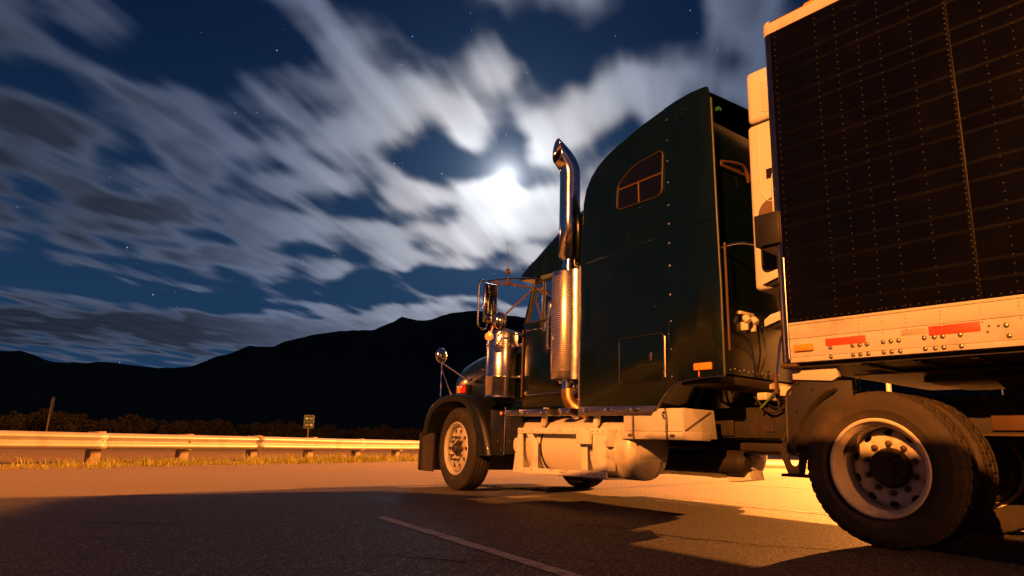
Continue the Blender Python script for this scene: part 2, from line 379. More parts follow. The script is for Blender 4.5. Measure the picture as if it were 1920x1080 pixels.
def ground_mat():
    m, t, b = new_mat('dry_field_soil'); co = objco(t)
    n = xnoise(co, 0.15, 4.0, 0.6); n2 = xnoise(co, 2.2, 6.0, 0.65)
    c = xmix(n2, (0.20, 0.145, 0.085), (0.30, 0.225, 0.14)); c = xmix(xsmooth(n, 0.45, 0.7) * 0.5, c, (0.17, 0.14, 0.065))
    setin(b, t, 'Base Color', c); setin(b, t, 'Roughness', 0.95); setin(b, t, 'Specular IOR Level', 0.1)
    bump(t, b, n2 + xnoise(co, 9.0, 4.0) * 0.4, 0.7, 0.06)
    return m
def asphalt_mat():
    m, t, b = new_mat('worn_asphalt'); co = objco(t)
    big = xnoise(co, 0.35, 4.0, 0.55); mid = xnoise(co, 3.0, 4.0, 0.6); fine = xnoise(co, 70.0, 3.0, 0.7)
    vd, vn = xvoro(co, 85.0)
    agg = X(vn.outputs['Color']); sc_ = t.nodes.new('ShaderNodeSeparateColor'); t.links.new(agg.k, sc_.inputs[0]); ag = X(sc_.outputs[0])
    c = xmix(mid, (0.040, 0.036, 0.035), (0.064, 0.056, 0.052))
    c = xmix(xsmooth(big, 0.42, 0.66) * 0.6, c, (0.090, 0.080, 0.070))
    c = xmix(xsmooth(ag, 0.74, 0.98) * 0.85, c, (0.27, 0.245, 0.22))
    c = xmix(xsmooth(fine, 0.60, 0.8) * 0.35, c, (0.02, 0.018, 0.017))
    # paler, dusty surface out towards the verge; past the truck, lamplit ground painted paler
    s = t.nodes.new('ShaderNodeSeparateXYZ'); t.links.new(co.k, s.inputs[0]); xx, yy = X(s.outputs[0]), X(s.outputs[1])
    off = (xx - RP0.x) * RN.x + (yy - RP0.y) * RN.y
    dust = xsmooth(off + (mid - 0.5) * 3.0, 2.0, 11.0, 1.0, 0.0)
    tl_ = (xx - TO.x) * TL.x + (yy - TO.y) * TL.y
    far = xsmooth(tl_ + (mid - 0.5) * 0.3, -1.6, -0.85, 1.0, 0.0)
    c = xmix(X.m('MAXIMUM', dust, far * 0.30) * 0.9, c, (0.235, 0.185, 0.130))
    # sweeping tyre marks
    r_ = X.m('SQRT', (xx - 3.0) * (xx - 3.0) + (yy - 32.0) * (yy - 32.0))
    arcs = xsmooth(xnoise(xvec(r_ * 1.6, 0.0, 0.0), 1.0, 3.0, 0.7), 0.56, 0.7) * xsmooth(mid, 0.3, 0.6)
    c = xmix(arcs * 0.30, c, (0.055, 0.048, 0.044))
    # oil and coolant stains
    st = None
    for (sx, sy, ra, rb, wgt) in ((-0.75, 7.25, 0.75, 0.45, 1.0), (-0.1, 6.9, 0.7, 0.3, 0.8), (-0.90, 5.12, 0.13, 0.17, 1.0), (0.55, 6.4, 0.5, 0.35, .7), (2.6, 3.6, .5, .3, .6), (-3.0, 4.3, .5, .3, .5)):
        p, q = (xx - sx) / ra, (yy - sy) / rb
        e = xexp((p * p + q * q) * -1.0) * wgt; st = e if st is None else X.m('MAXIMUM', st, e)
    stm = xsmooth(st + (xnoise(co, 4.0, 4.0, 0.6) - 0.5) * 0.5, 0.32, 0.62)
    c = xmix(stm * 0.8, c, (0.020, 0.015, 0.011))
    setin(b, t, 'Base Color', c)
    setin(b, t, 'Roughness', X.m('MAXIMUM', 0.76 - stm * 0.12 - xsmooth(ag, 0.85, 1.0) * 0.2, 0.3)); setin(b, t, 'Specular IOR Level', 0.4)
    bump(t, b, vd * 0.7 + fine * 0.5 + mid * 0.6, 0.55, 0.012)
    return m
ASPH = asphalt_mat()
bm = nb(); S_ = 9000
vs = [bm.verts.new(p) for p in ((-S_, -S_, -0.02), (S_, -S_, -0.02), (S_, S_, -0.02), (-S_, S_, -0.02))]; bm.faces.new(vs)
obj('ground', bm, ground_mat(), kind='structure', flat=True)
bm = nb(); edge = []
for i in range(221):
    s = -60 + i * 0.6
    o_ = 1.55 + 0.22 * (mnoise.noise(Vector((s * 0.5, 0, 0))) + 0.6 * mnoise.noise(Vector((s * 2.1, 4, 0))))
    edge.append(rp(s, o_, 0.0))
vs = [bm.verts.new(p) for p in edge] + [bm.verts.new(p) for p in ((90, 75, 0), (90, -70, 0), (-40, -70, 0))]
f_ = bm.faces.new(vs); f_.normal_update()
if f_.normal.z < 0: f_.normal_flip()
bmesh.ops.triangulate(bm, faces=bm.faces[:])
obj('parking_lot', bm, ASPH, kind='structure', flat=True, recalc=False)
# pale concrete apron far behind the truck
def concrete_mat():
    m, t, b = new_mat('pale_concrete'); co = objco(t)
    n = xnoise(co, 1.2, 5.0, 0.6); setin(b, t, 'Base Color', xmix(n, (0.28, 0.26, 0.23), (0.38, 0.35, 0.31))); setin(b, t, 'Roughness', 0.9)
    return m
CONC = concrete_mat()
bm = nb(); box(bm, (4.5, 24.5, -0.05), (30, 25.0, 0.14), 0.02); obj('kerb', bm, CONC, kind='structure')
bm = nb(); vs = [bm.verts.new(p) for p in ((4.5, 25.0, 0.12), (30, 25.0, 0.12), (30, 38, 0.12), (4.5, 38, 0.12))]; bm.faces.new(vs)
obj('concrete_walk', bm, CONC, kind='structure', flat=True)

# painted bay lines
def line_mat():
    m, t, b = new_mat('worn_line_paint'); co = objco(t)
    n = xnoise(co, 9.0, 6.0, 0.7); f = xnoise(co, 60.0, 3.0, 0.7); d, vn = xvoro(co, 85.0)
    w = xsmooth(n * 0.65 + f * 0.35, 0.46, 0.64)
    setin(b, t, 'Base Color', xmix(w, (0.50, 0.48, 0.46), (0.15, 0.14, 0.13))); setin(b, t, 'Roughness', 0.8)
    bump(t, b, d * 0.7 + f * 0.4, 0.5, 0.01)
    return m
LM = line_mat()
def bay_line(p, q, w):
    bm = nb(); a, b = tw(*p), tw(*q); d = (b - a).normalized(); nrm = Vector((-d.y, d.x, 0)); n = 60; L = []; R = []
    for i in range(n + 1):
        c = a.lerp(b, i / n); k = w / 2
        L.append(bm.verts.new(c + nrm * (k + random.uniform(-.005, .005)) + Vector((0, 0, .004)))); R.append(bm.verts.new(c - nrm * (k + random.uniform(-.005, .005)) + Vector((0, 0, .004))))
    for i in range(n): bm.faces.new((L[i], L[i + 1], R[i + 1], R[i]))
    obj('parking_line', bm, LM, kind='structure', flat=True)
bay_line((-2.34, 3.45), (-9.5, 4.32), 0.10)
bay_line((-2.2, -0.76), (-10.0, -0.92), 0.09)
bay_line((0.3, -5.05), (-10.0, -5.05), 0.09)
# the crack in the asphalt
def crack(CR, jit, wmin, wmax):
    bm = nb(); P_ = []
    for i in range(len(CR) - 1):
        for k in range(6):
            t_ = k / 6; P_.append(Vector((CR[i][0] * (1 - t_) + CR[i + 1][0] * t_ + random.uniform(-jit, jit), CR[i][1] * (1 - t_) + CR[i + 1][1] * t_ + random.uniform(-jit, jit), .003)))
    A_ = []; B_ = []
    for i, p in enumerate(P_):
        w = random.uniform(wmin, wmax) * (0.5 + 0.9 * sin(pi * i / len(P_))); A_.append(bm.verts.new(p + Vector((w * .4, w, 0)))); B_.append(bm.verts.new(p - Vector((w * .4, w, 0))))
    for i in range(len(P_) - 1): bm.faces.new((A_[i], A_[i + 1], B_[i + 1], B_[i]))
    obj('pavement_crack', bm, TAR, kind='structure', flat=True)
crack([(0.37, 5.62), (0.55, 5.57), (0.81, 5.46), (0.95, 5.42), (1.09, 5.34), (1.11, 5.19), (1.22, 5.06), (1.31, 4.96), (1.51, 4.90), (1.62, 4.78), (1.81, 4.72), (2.2, 4.62), (2.5, 4.40)], .016, .004, .010)
crack([(-3.6, 4.6), (-2.9, 4.9), (-2.2, 4.85), (-1.5, 5.0)], .03, .002, .005)
crack([(-1.3, 3.6), (-.6, 3.9), (-.2, 3.75), (.3, 4.0), (.7, 3.9)], .03, .002, .006)
crack([(-7.0, 12.0), (-5.5, 12.6), (-4.0, 12.4), (-2.2, 13.1), (-.5, 12.9)], .05, .004, .012)
# mountains: a ridge with spurs, 2 to 5 km away
HP = [(-75, 3.2), (-60, 3.8), (-50, 4.2), (-40.97, 4.73), (-38.53, 4.59), (-36.87, 4.9), (-35.72, 5.05), (-33.79, 4.46), (-32.21, 4.53), (-30.6, 4.74), (-29.05, 4.64), (-27.11, 4.56), (-25.33, 4.77), (-22.83, 5.89), (-20.97, 6.74), (-19.38, 6.78), (-18.22, 7.38), (-15.79, 8.11), (-14.12, 8.45), (-11.54, 8.7), (-10.05, 9.41), (-9.2, 9.95), (-8.07, 9.7), (-7.17, 9.75), (-4.95, 10.49), (-3.14, 10.75), (0.99, 10.35), (4.64, 10.16), (10.91, 9.77), (19.36, 8.38), (30.35, 5.72), (39.28, 4.08), (55, 3.5), (75, 3.0)]
def hprof(a):
    for i in range(len(HP) - 1):
        if HP[i][0] <= a <= HP[i + 1][0]:
            t = (a - HP[i][0]) / (HP[i + 1][0] - HP[i][0]); t = t * t * (3 - 2 * t) * 0.5 + t * 0.5
            return HP[i][1] * (1 - t) + HP[i + 1][1] * t
    return 3.0
bm = nb(); rows = []
RR = [(900, 0), (1200, .03), (1500, .09), (1800, .18), (2100, .30), (2400, .44), (2700, .60), (3000, .77), (3200, .90), (3350, 1.0), (3600, .93), (4000, .7), (4600, .35), (5200, 0)]
for r, fr in RR:
    row = []
    for i in range(601):
        a = -75 + i * 0.25; e = hprof(a)
        H = tan(radians(e)) * 3350
        jag = (mnoise.noise(Vector((a * 1.4, 0, 0))) * .6 + mnoise.noise(Vector((a * 4.0, 3, 0))) * .3) * 6
        spur = 1.0 + 0.26 * mnoise.noise(Vector((a * 0.22 + r / 700, r / 900, 2))) + 0.12 * mnoise.noise(Vector((a * 0.5 - r / 500, r / 400, 7)))
        h = (H + jag) * fr * (1.0 if fr == 1.0 else (min(spur, 1.15) if fr < .8 else min(spur, 1.0)))
        row.append((sin(radians(a)) * r, cos(radians(a)) * r, h - 1.0 + CAM_H * (fr == 1.0)))
    rows.append(row)
grid_skin(bm, rows)
def hill_mat():
    m, t, b = new_mat('scrub_covered_slope'); co = objco(t)
    n = xnoise(co, 0.012, 6.0, 0.65); setin(b, t, 'Base Color', xmix(n, (0.022, 0.03, 0.026), (0.06, 0.06, 0.05))); setin(b, t, 'Roughness', 1.0); setin(b, t, 'Specular IOR Level', 0.0)
    bump(t, b, n, 0.5, 20.0)
    return m
obj('mountains', bm, hill_mat(), kind='structure', angle=80)

# ================================================================== the truck
truck = thing('semi_truck', 'dark green long-nose semi truck with sleeper cab and chrome exhaust stack', 'truck', TO, radians(90) + YAW)
T = truck
# ---- wheels
def tyre_mesh(name, m, R=0.52, half=0.14, bead=0.315, drive=False):
    """tyre round local z, outer side at +z"""
    bm = nb(); seg = 200 if drive else 80
    P = [(-half * .72, bead - .01, 0), (-half * .92, bead + .04, 0), (-half * 1.0, bead + .10, 0), (-half * .98, R - .065, 0), (-half * .90, R - .028, 1)]
    gr = [-.52, -.02, .48] if drive else [-.58, -.2, .2, .58]
    P.append((-half * .86, R - .012, 2))
    for g in gr:
        gw = .05
        P += [(half * (g - gw * 1.25), R - .002, 3), (half * (g - gw), R - (.014), 4), (half * (g + gw), R - .014, 4), (half * (g + gw * 1.25), R - .002, 3)]
    P += [(half * .86, R - .012, 2), (half * .90, R - .028, 1), (half * .965, R - .055, 0), (half * .985, R - .060, 0), (half * .99, R - .068, 0), (half * 1.0, bead + .105, 0), (half * 1.0, bead + .075, 0), (half * .97, bead + .070, 0), (half * .92, bead + .04, 0), (half * .80, bead + .012, 0), (half * .72, bead - .01, 0)]
    rings = []
    for (h, r, fl) in P:
        ring = []
        for k in range(seg):
            rr = r; hh = h
            if drive and fl:
                sgn = 1 if h > 0 else -1
                ph = (k + (2 if sgn > 0 else 0) + (2 if fl in (3, 4) else 0)) % 5
                if fl in (1, 2) and ph == 0: rr -= .008
                if fl == 3 and ph == 0: rr -= .009
            a = 2 * pi * k / seg
            ring.append(bm.verts.new((rr * cos(a), rr * sin(a), hh)))
        rings.append(ring)
    for i in range(len(rings) - 1):
        for k in range(seg): bm.faces.new((rings[i][k], rings[i][(k + 1) % seg], rings[i + 1][(k + 1) % seg], rings[i + 1][k]))
    return obj(name, bm, m, angle=28)
def rim_mesh(name, m, disc_h, half=0.115, lip=0.325, hub_r=0.10, holes=10, hole_r=0.030, hole_at=0.225, oval=1.0, dish=0.03):
    bm = nb(); I = Matrix.Identity(4)
    # barrel with rolled lips
    prof = [(half + .012, lip - .012), (half + .018, lip), (half + .010, lip + .010), (half - .015, lip + .002), (half - .03, lip - .028), (disc_h + .02, lip - .035), (-half, lip - .035), (-half - .01, lip)]
    lathe(bm, prof, I, 64)
    prof = [(half + .012, lip - .012), (half - .02, lip - .022), (half - .05, lip - .046), (disc_h + .015, lip - .046), (disc_h - .01, lip - .046)]
    lathe(bm, prof, I, 64)
    # disc with real hand holes: a ring of sector patches
    ro, ri = lip - .046, hub_r
    def H(r):
        t = (r - ri) / (ro - ri); return disc_h + dish * sin(pi * min(max(t, 0), 1)) - (.02 if t > .92 else 0)
    n = 8
    for thk in (0.0, -0.014):
        for s in range(holes):
            a0, a1 = 2 * pi * s / holes, 2 * pi * (s + 1) / holes; ac = (a0 + a1) / 2
            outer = []
            for k in range(n): outer.append((ro, a0 + (a1 - a0) * k / n))
            for k in range(n): outer.append((ro + (ri - ro) * k / n, a1))
            for k in range(n): outer.append((ri, a1 + (a0 - a1) * k / n))
            for k in range(n): outer.append((ri + (ro - ri) * k / n, a0))
            O = [bm.verts.new((r * cos(a), r * sin(a), H(r) + thk)) for r, a in outer]
            c = Vector((hole_at * cos(ac), hole_at * sin(ac)))
            Hh = []
            for r, a in outer:
                d = Vector((r * cos(a), r * sin(a))) - c
                # local axes: radial / tangential
                er = Vector((cos(ac), sin(ac))); et = Vector((-sin(ac), cos(ac)))
                q = Vector((d.dot(er), d.dot(et))); q.normalize(); p = c + er * q.x * hole_r + et * q.y * hole_r * oval
                Hh.append(bm.verts.new((p.x, p.y, H(p.length) + thk)))
            for k in range(len(O)): bm.faces.new((O[k], O[(k + 1) % len(O)], Hh[(k + 1) % len(O)], Hh[k]))
    bmesh.ops.remove_doubles(bm, verts=bm.verts[:], dist=1e-5)
    return obj(name, bm, m, angle=40)
def hub_front():
    bm = nb(); I = Matrix.Identity(4)
    lathe(bm, [(0.07, .105), (.095, .10), (.11, .066), (.145, .060), (.158, .045), (.16, .0005)], I, 32); return bm
def hub_rear():
    bm = nb(); I = Matrix.Identity(4)
    lathe(bm, [(-.12, .14), (-.055, .138), (-.04, .132), (-.01, .126), (0, .118), (.004, .07), (.03, .058), (.035, .0005)], I, 40)
    for k in range(8):
        a = 2 * pi * k / 8 + .2; cyl(bm, (cos(a) * .105, sin(a) * .105, -.01), (cos(a) * .105, sin(a) * .105, .016), .012, 6)
    return bm
WM = {}
def wheel(name, loc, side, kind, steer=0.0):
    """side +1 = left. returns the rim object carrying tyre, hub and nuts"""
    if kind not in WM:
        if kind == 'steer':
            r = rim_mesh('wheel', RIMA, 0.085, hub_r=.10, dish=.012, hole_r=.028, hole_at=.222)
            ty = tyre_mesh('tyre', RUBBER); h = obj('hub', hub_front(), HUBM); nz, nl, nr = .085, .075, .145
        else:
            r = rim_mesh('wheel', RIMW, -0.080, half=.125, hub_r=.105, dish=.03, hole_r=.021, hole_at=.243, oval=1.6)
            ty = tyre_mesh('tyre', RUBBER_D, R=.527, half=.142, drive=True); h = obj('hub', hub_rear(), HUBM); nz, nl, nr = -.068, .05, .168
        bm = nb(); I = Matrix.Identity(4)
        if kind == 'steer': lathe(bm, [(0, .017), (.025, .0165), (.03, .012), (nl, .009), (nl + .004, .0005)], I, 10)
        else: lathe(bm, [(0, .021), (.016, .021), (.018, .017), (.034, .016), (.038, .0005)], I, 12)
        nut = obj('lug_nut', bm, NUTM)
        WM[kind] = (r, ty, h, nut, nz, nr); first = True
    else: first = False
    r, ty, h, nut, nz, nr = WM[kind]
    def use(o):
        if first: return o
        c = o.copy(); COL.objects.link(c); return c
    w = use(r); w.parent = T
    t2, h2 = use(ty), use(h); t2.parent = w; h2.parent = w
    for k in range(10):
        if first and k == 0: n_ = nut
        else: n_ = nut.copy(); COL.objects.link(n_)
        n_.parent = w; a = 2 * pi * (k + .5) / 10; n_.matrix_local = Matrix.Translation((nr * cos(a), nr * sin(a), nz))
    m = Matrix.Rotation(steer, 4, 'Z') @ Matrix.Rotation(-side * pi / 2, 4, 'X') @ Matrix.Rotation(random.uniform(0, 1), 4, 'Z')
    m.translation = Vector(loc); w.matrix_local = m
    return w
wheel('wheel', (0, 1.06, .515), 1, 'steer', radians(-7)); wheel('wheel', (0, -1.06, .515), -1, 'steer', radians(-7))
for ax in (-5.26, -6.72):
    for sd in (1, -1):
        wheel('wheel', (ax, sd * 1.098, .522), sd, 'drive')
        # inner dual: its own tyre on a plain barrel
        bm = nb(); lathe(bm, [(-.12, .325), (-.11, .29), (.11, .29), (.12, .325)], Matrix.Identity(4), 40)
        iw = obj('inner_wheel', bm, RIMW, T); iw.matrix_local = Matrix.Translation((ax, sd * .745, .522)) @ Matrix.Rotation(-sd * pi / 2, 4, 'X') @ Matrix.Rotation(.03, 4, 'Z')
        it = WM['drive'][1].copy(); COL.objects.link(it); it.parent = iw
    for sd in (1, -1):
        bm = nb(); cyl(bm, (ax, sd * .45, .522), (ax, sd * .985, .522), .278, 40, .01); obj('brake_drum', bm, HUBM, T)
    bm = nb(); cyl(bm, (ax, -1.0, .522), (ax, 1.0, .522), .09); lathe(bm, [(-.22, .03), (-.16, .14), (0, .2), (.16, .14), (.22, .03)], AX((ax, 0, .54), (1, 0, 0)), 20, capa=True, capb=True)
    obj('drive_axle', bm, FRAME, T)
for sd in (1, -1):
    bm = nb(); cyl(bm, (0, sd * .80, .515), (0, sd * 1.09, .515), .20, 32, .01); obj('brake_drum', bm, HUBM, T)
bm = nb(); box(bm, (-.07, -.95, .44), (.07, .95, .56), .02); obj('front_axle', bm, FRAME, T)

# ---- chassis
for sd in (1, -1):
    bm = nb(); y0, y1 = (.40, .44) if sd > 0 else (-.44, -.40)
    box(bm, (-8.2, y0, .72), (.75, y1, 1.0), .006)
    f0, f1 = (.34, .43) if sd > 0 else (-.43, -.34)
    box(bm, (-8.2, f0, .722), (.75, f1, .736)); box(bm, (-8.2, f0, .984), (.75, f1, .998)); obj('frame_rail', bm, FRAME, T)
for x in (.6, -.9, -2.3, -3.2, -4.1, -4.65, -5.95, -7.3):
    bm = nb(); box(bm, (x - .05, -.40, .76), (x + .05, .40, .95), .01); obj('crossmember', bm, FRAME, T)
bm = nb(); box(bm, (.35, -.36, .62), (-1.0, .36, 1.15), .08); box(bm, (.2, -.25, .45), (-.4, .25, .7), .08); box(bm, (-1.0, -.30, .55), (-2.1, .30, .95), .08); obj('engine', bm, FRAME, T)
bm = nb(); cyl(bm, (-2.1, 0, .68), (-5.1, 0, .60), .065); obj('drive_shaft', bm, FRAME, T)
bm = nb(); cyl(bm, (-2.55, .25, .49), (-3.62, .25, .49), .115, 24, .05)
for x in (-2.8, -3.35): lathe(bm, [(-.02, .119), (.02, .119)], AX((x, .25, .49), (1, 0, 0)), 24)
obj('air_tank', bm, FRAME, T)
bm = nb(); cyl(bm, (-2.65, -.30, .47), (-3.4, -.30, .47), .11, 24, .05); obj('air_tank', bm, TANKM, T)
bm = nb(); prism(bm, [(-3.38, .30), (-3.62, .33), (-3.60, .42), (-3.30, .44)], -.02, .22, bev=.01); obj('tank_guard', bm, CAGE, T)
bm = nb(); prism(bm, [(-2.88, .62), (-2.96, .62), (-3.02, .36), (-2.90, .36)], -.82, -.78); obj('step_strut', bm, CAGE, T)
for i in range(9):   # hoses slung along the chassis
    bm = nb(); x0 = random.uniform(-3.3, -4.0); y = random.uniform(.1, .5)
    tube(bm, smooth_path([(x0, y, random.uniform(1.0, 1.12)), (x0 - .2, y + .05, random.uniform(.92, 1.12)), (x0 - .45, y, random.uniform(.95, 1.16)), (x0 - .7, y - .1, random.uniform(.98, 1.1))]), .012, 6)
    obj('chassis_hose', bm, random.choice([CABLE, FRAME, FRAME, HOSE_R, CABLE]), T)
bm = nb(); prism(bm, [(-3.30, .74), (-3.30, .86), (-3.42, .92), (-3.42, .98), (-3.62, .98), (-3.62, .74)], .455, .47, bev=.004)
for p in ((-3.34, .77), (-3.34, .84), (-3.56, .77), (-3.46, .96), (-3.56, .96)): cyl(bm, (p[0], .47, p[1]), (p[0], .485, p[1]), .013, 8)
obj('frame_plate', bm, FRAME, T)
bm = nb(); prism(bm, [(-3.93, .78), (-3.93, .88), (-3.96, .91), (-4.0, .91), (-4.03, .88), (-4.03, .78)], .445, .455); obj('lift_lug', bm, FRAME, T)
bm = nb(); box(bm, (-3.65, .10, .60), (-4.35, .43, .68), .02); obj('battery_tray', bm, FRAME, T)
for x0 in (-4.24, -4.55):   # hanger brackets with the oval holes
    bm = nb(); y0 = .62; H_ = [(x0 + .02, .73), (x0 - .16, .73), (x0 - .19, .60), (x0 - .15, .43), (x0 - .01, .43), (x0 + .05, .58)]
    cx, cz = x0 - .07, .555; O = H_; n = len(O)
    pts = []
    for i in range(n):
        a, b = Vector(O[i]), Vector(O[(i + 1) % n])
        for k in range(4): pts.append(a.lerp(b, k / 4))
    for yy_ in (y0, y0 + .02):
        A = [bm.verts.new((p.x, yy_, p.y)) for p in pts]
        B = []
        for p in pts:
            d = Vector((p.x - cx, p.y - cz)).normalized(); B.append(bm.verts.new((cx + d.x * .045, yy_, cz + d.y * .065)))
        for k in range(len(pts)): bm.faces.new((A[k], A[(k + 1) % len(pts)], B[(k + 1) % len(pts)], B[k]))
    obj('hanger_bracket', bm, FRAME, T)
bm = nb(); box(bm, (-4.22, .55, .405), (-4.75, .70, .43), .005); obj('hanger_plate', bm, FRAME, T)
bm = nb(); box(bm, (-4.27, .64, .735), (-4.45, .66, .775), .003); obj('marker_plate', bm, CAGE, T)
bm = nb(); tube(bm, [(-4.38, .64, 1.06), (-4.22, .64, .70)], .022, 8); box(bm, (-4.34, .46, .76), (-4.40, .66, .98), .01); obj('mud_flap_arm', bm, FRAME, T)
# fifth wheel and slide rail
bm = nb(); prism(bm, [(-5.3, .44), (-5.3, -.44), (-6.5, -.44), (-6.75, -.3), (-6.2, -.06), (-6.2, .06), (-6.75, .3), (-6.5, .44)], 1.16, 1.21, axis='z', bev=.01)
for sd in (1, -1): prism(bm, [(-5.75, 1.16), (-6.25, 1.16), (-6.15, 1.04), (-5.85, 1.04)], sd * .30, sd * .36)
obj('fifth_wheel', bm, FRAME, T)
for sd in (1, -1):
    bm = nb(); box(bm, (-5.0, sd * .36, 1.0), (-7.2, sd * .50, 1.022), .002)
    for i in range(20):
        x = -5.05 - i * .105; box(bm, (x, sd * .40, 1.022), (x - .065, sd * .50, 1.045), .003)
    for i in range(16):
        x = -5.1 - i * .13; cyl(bm, (x, sd * .44, .955), (x, sd * .468, .955), .017, 6)
        if i % 2: cyl(bm, (x, sd * .44, .87), (x, sd * .465, .87), .02, 8)
    obj('slide_rail', bm, FRAME, T)
bm = nb(); box(bm, (-5.72, .445, .80), (-6.05, .47, .92), .008); box(bm, (-5.6, .445, .76), (-6.2, .56, .775), .004); obj('spring_bracket', bm, RUSTP, T)

# ---- front bumper
bm = nb(); out = [(.54, 1.2), (.86, 1.2), (.94, 1.16), (.97, 1.05), (.99, 0), (.97, -1.05), (.94, -1.16), (.86, -1.2), (.54, -1.2)]
inn = [(x - .025 if abs(y) < 1.1 else x, y * (1 - .022)) for x, y in out]
prism(bm, out + inn[::-1], .20, .70, axis='z'); obj('bumper', bm, mat('bumper_steel', (0.10, 0.085, 0.075), 0.35, 0.7, .5, 0, (.05, .04, .035), .5), T)
bm = nb(); prism(bm, [(.845, .205), (.90, .205), (.90, .695), (.845, .695)], 1.1995, 1.206, bev=.002); obj('bumper_edge', bm, BLACK, T)
# ---- hood
bm = nb(); rows = []
for (x, hw, zt, zb, sh) in ((.80, .60, 1.46, 1.02, .10), (.795, .70, 1.56, .98, .10), (.76, .76, 1.62, .95, .09), (.60, .80, 1.72, .95, .08), (.3, .83, 1.795, .95, .07), (-.2, .87, 1.86, .95, .06), (-.7, .91, 1.91, .95, .06), (-1.06, .94, 1.945, .95, .06)):
    row = []
    for k in range(33):
        a = pi * k / 32; c, s = cos(a), sin(a); ex = .34
        yy_ = hw * (abs(c) ** ex) * (1 if c >= 0 else -1); zz_ = zb + (zt - zb) * (s ** .42)
        row.append((x, yy_, zz_))
    rows.append(row)
g = grid_skin(bm, rows); bm.faces.new(g[0]); obj('hood', bm, PAINT, T, angle=50)
bm = nb(); box(bm, (.80, -.56, .80), (.83, .56, 1.46), .02)
for i in range(14): box(bm, (.83, -.52 + i * .08, .82), (.845, -.50 + i * .08, 1.43), .003)
obj('grille', bm, CHROME, T)
bm = nb(); tube(bm, [(.27, .865, 1.41), (-.05, .88, 1.50), (-.30, .90, 1.60)], .006, 6); obj('hood_trim', bm, STRIP, T)
bm = nb(); box(bm, (.27, .83, 1.235), (.50, .885, 1.365), .012); obj('turn_signal_housing', bm, BLACK, T)
bm = nb(); box(bm, (.285, .886, 1.25), (.40, .90, 1.355), .006); obj('turn_signal', bm, RED, T)
bm = nb(); box(bm, (.405, .886, 1.25), (.49, .90, 1.355), .006); obj('turn_signal', bm, AMBER, T)
# ---- fenders
ARO = [(.84, .66), (.81, .82), (.72, 1.02), (.56, 1.14), (.37, 1.195), (.1, 1.215), (-.12, 1.20), (-.30, 1.14), (-.46, 1.02), (-.58, .88), (-.67, .70), (-.73, .55), (-.76, .45)]
ARI = [(.70, .70), (.67, .82), (.59, .96), (.46, 1.05), (.31, 1.10), (.1, 1.115), (-.08, 1.10), (-.20, 1.05), (-.31, .96), (-.39, .84), (-.44, .68), (-.46, .55), (-.46, .45)]
for sd in (1, -1):
    bm = nb(); rows = []
    for (ox, oz), (ix, iz) in zip(ARO, ARI):
        L_ = lambda t: (ox + (ix - ox) * t, oz + (iz - oz) * t)
        row = []
        for y, t in ((.72, 0), (.95, -.02), (1.08, 0), (1.15, .04), (1.195, .13), (1.218, .28), (1.225, .5), (1.222, .85), (1.215, 1.0), (1.17, 1.0), (.8, 1.0)):
            p = L_(t); row.append((p[0], sd * y, p[1]))
        rows.append(row)
    # smooth along the arch
    fine = []
    for i in range(len(rows) - 1):
        for k in range(4):
            t = k / 4; r = []
            for j in range(len(rows[0])):
                p0, p1, p2, p3 = (Vector(rows[min(max(i + q, 0), len(rows) - 1)][j]) for q in (-1, 0, 1, 2))
                r.append(0.5 * ((2 * p1) + (p2 - p0) * t + (2 * p0 - 5 * p1 + 4 * p2 - p3) * t * t + (3 * p1 - p0 - 3 * p2 + p3) * t ** 3))
            fine.append(r)
    fine.append(rows[-1]); grid_skin(bm, fine); obj('fender', bm, FENDP, T, angle=50)
    bm = nb(); tube(bm, [(-.46, sd * 1.20, .452), (-.77, sd * 1.205, .452)], .008, 8); obj('fender_trim', bm, STEEL, T)
    # kick panels between fender and tank
    bm = nb(); prism(bm, [(-.70, .46), (-.995, .45), (-.995, .985), (-.70, .985)], sd * 1.12, sd * 1.175, bev=.006)
    obj('kick_panel', bm, FENDP, T)
    bm = nb(); prism(bm, [(-1.005, .47), (-1.27, .50), (-1.27, .985), (-1.005, .985)], sd * 1.12, sd * 1.175, bev=.006)
    obj('kick_panel', bm, FENDP, T)
bm = nb(); cyl(bm, (-1.0, 1.18, .47), (-1.0, 1.18, 1.02), .006, 8); obj('panel_hinge', bm, STEEL, T)
bm = nb(); cyl(bm, (-.93, 1.178, .945), (-.93, 1.195, .945), .022, 12, .004)
obj('marker_lamp', bm, AMBER, T)
bm = nb()
for x, z in ((-.75, .62), (-.87, .62), (-.75, .80), (-.87, .80), (-1.1, .62), (-1.1, .8), (-1.2, .62), (-.93, .52)): cyl(bm, (x, 1.175, z), (x, 1.181, z), .007, 6)
obj('panel_rivets', bm, STEEL, T, kind='stuff')

# ---- cab
bm = nb(); prism(bm, [(-1.05, .98), (-2.24, .98), (-2.24, 2.02), (-1.05, 2.02)], -.985, .985, bev=.03); obj('cab_body', bm, PAINT, T)
bm = nb(); rows = []
RP = [(-.955, 2.655), (-1.0, 2.74), (-1.09, 2.83), (-1.22, 2.91), (-1.40, 3.05), (-1.64, 3.21), (-1.95, 3.37), (-2.30, 3.47)]
for x, z in RP:
    row = []
    for k in range(25):
        a = pi * k / 24; c, s = cos(a), sin(a); hw = .98
        row.append((x, hw * (abs(c) ** .28) * (1 if c >= 0 else -1), 2.60 + (z - 2.60) * (s ** .35)))
    rows.append(row)
g = grid_skin(bm, rows); bm.faces.new(g[0]); bm.faces.new([bm.verts.new(p) for p in ((-.955, -.97, 2.6), (-.955, .97, 2.6), (-2.3, .97, 2.6), (-2.3, -.97, 2.6))])
obj('cab_roof', bm, PAINT, T, angle=50)
bm = nb()
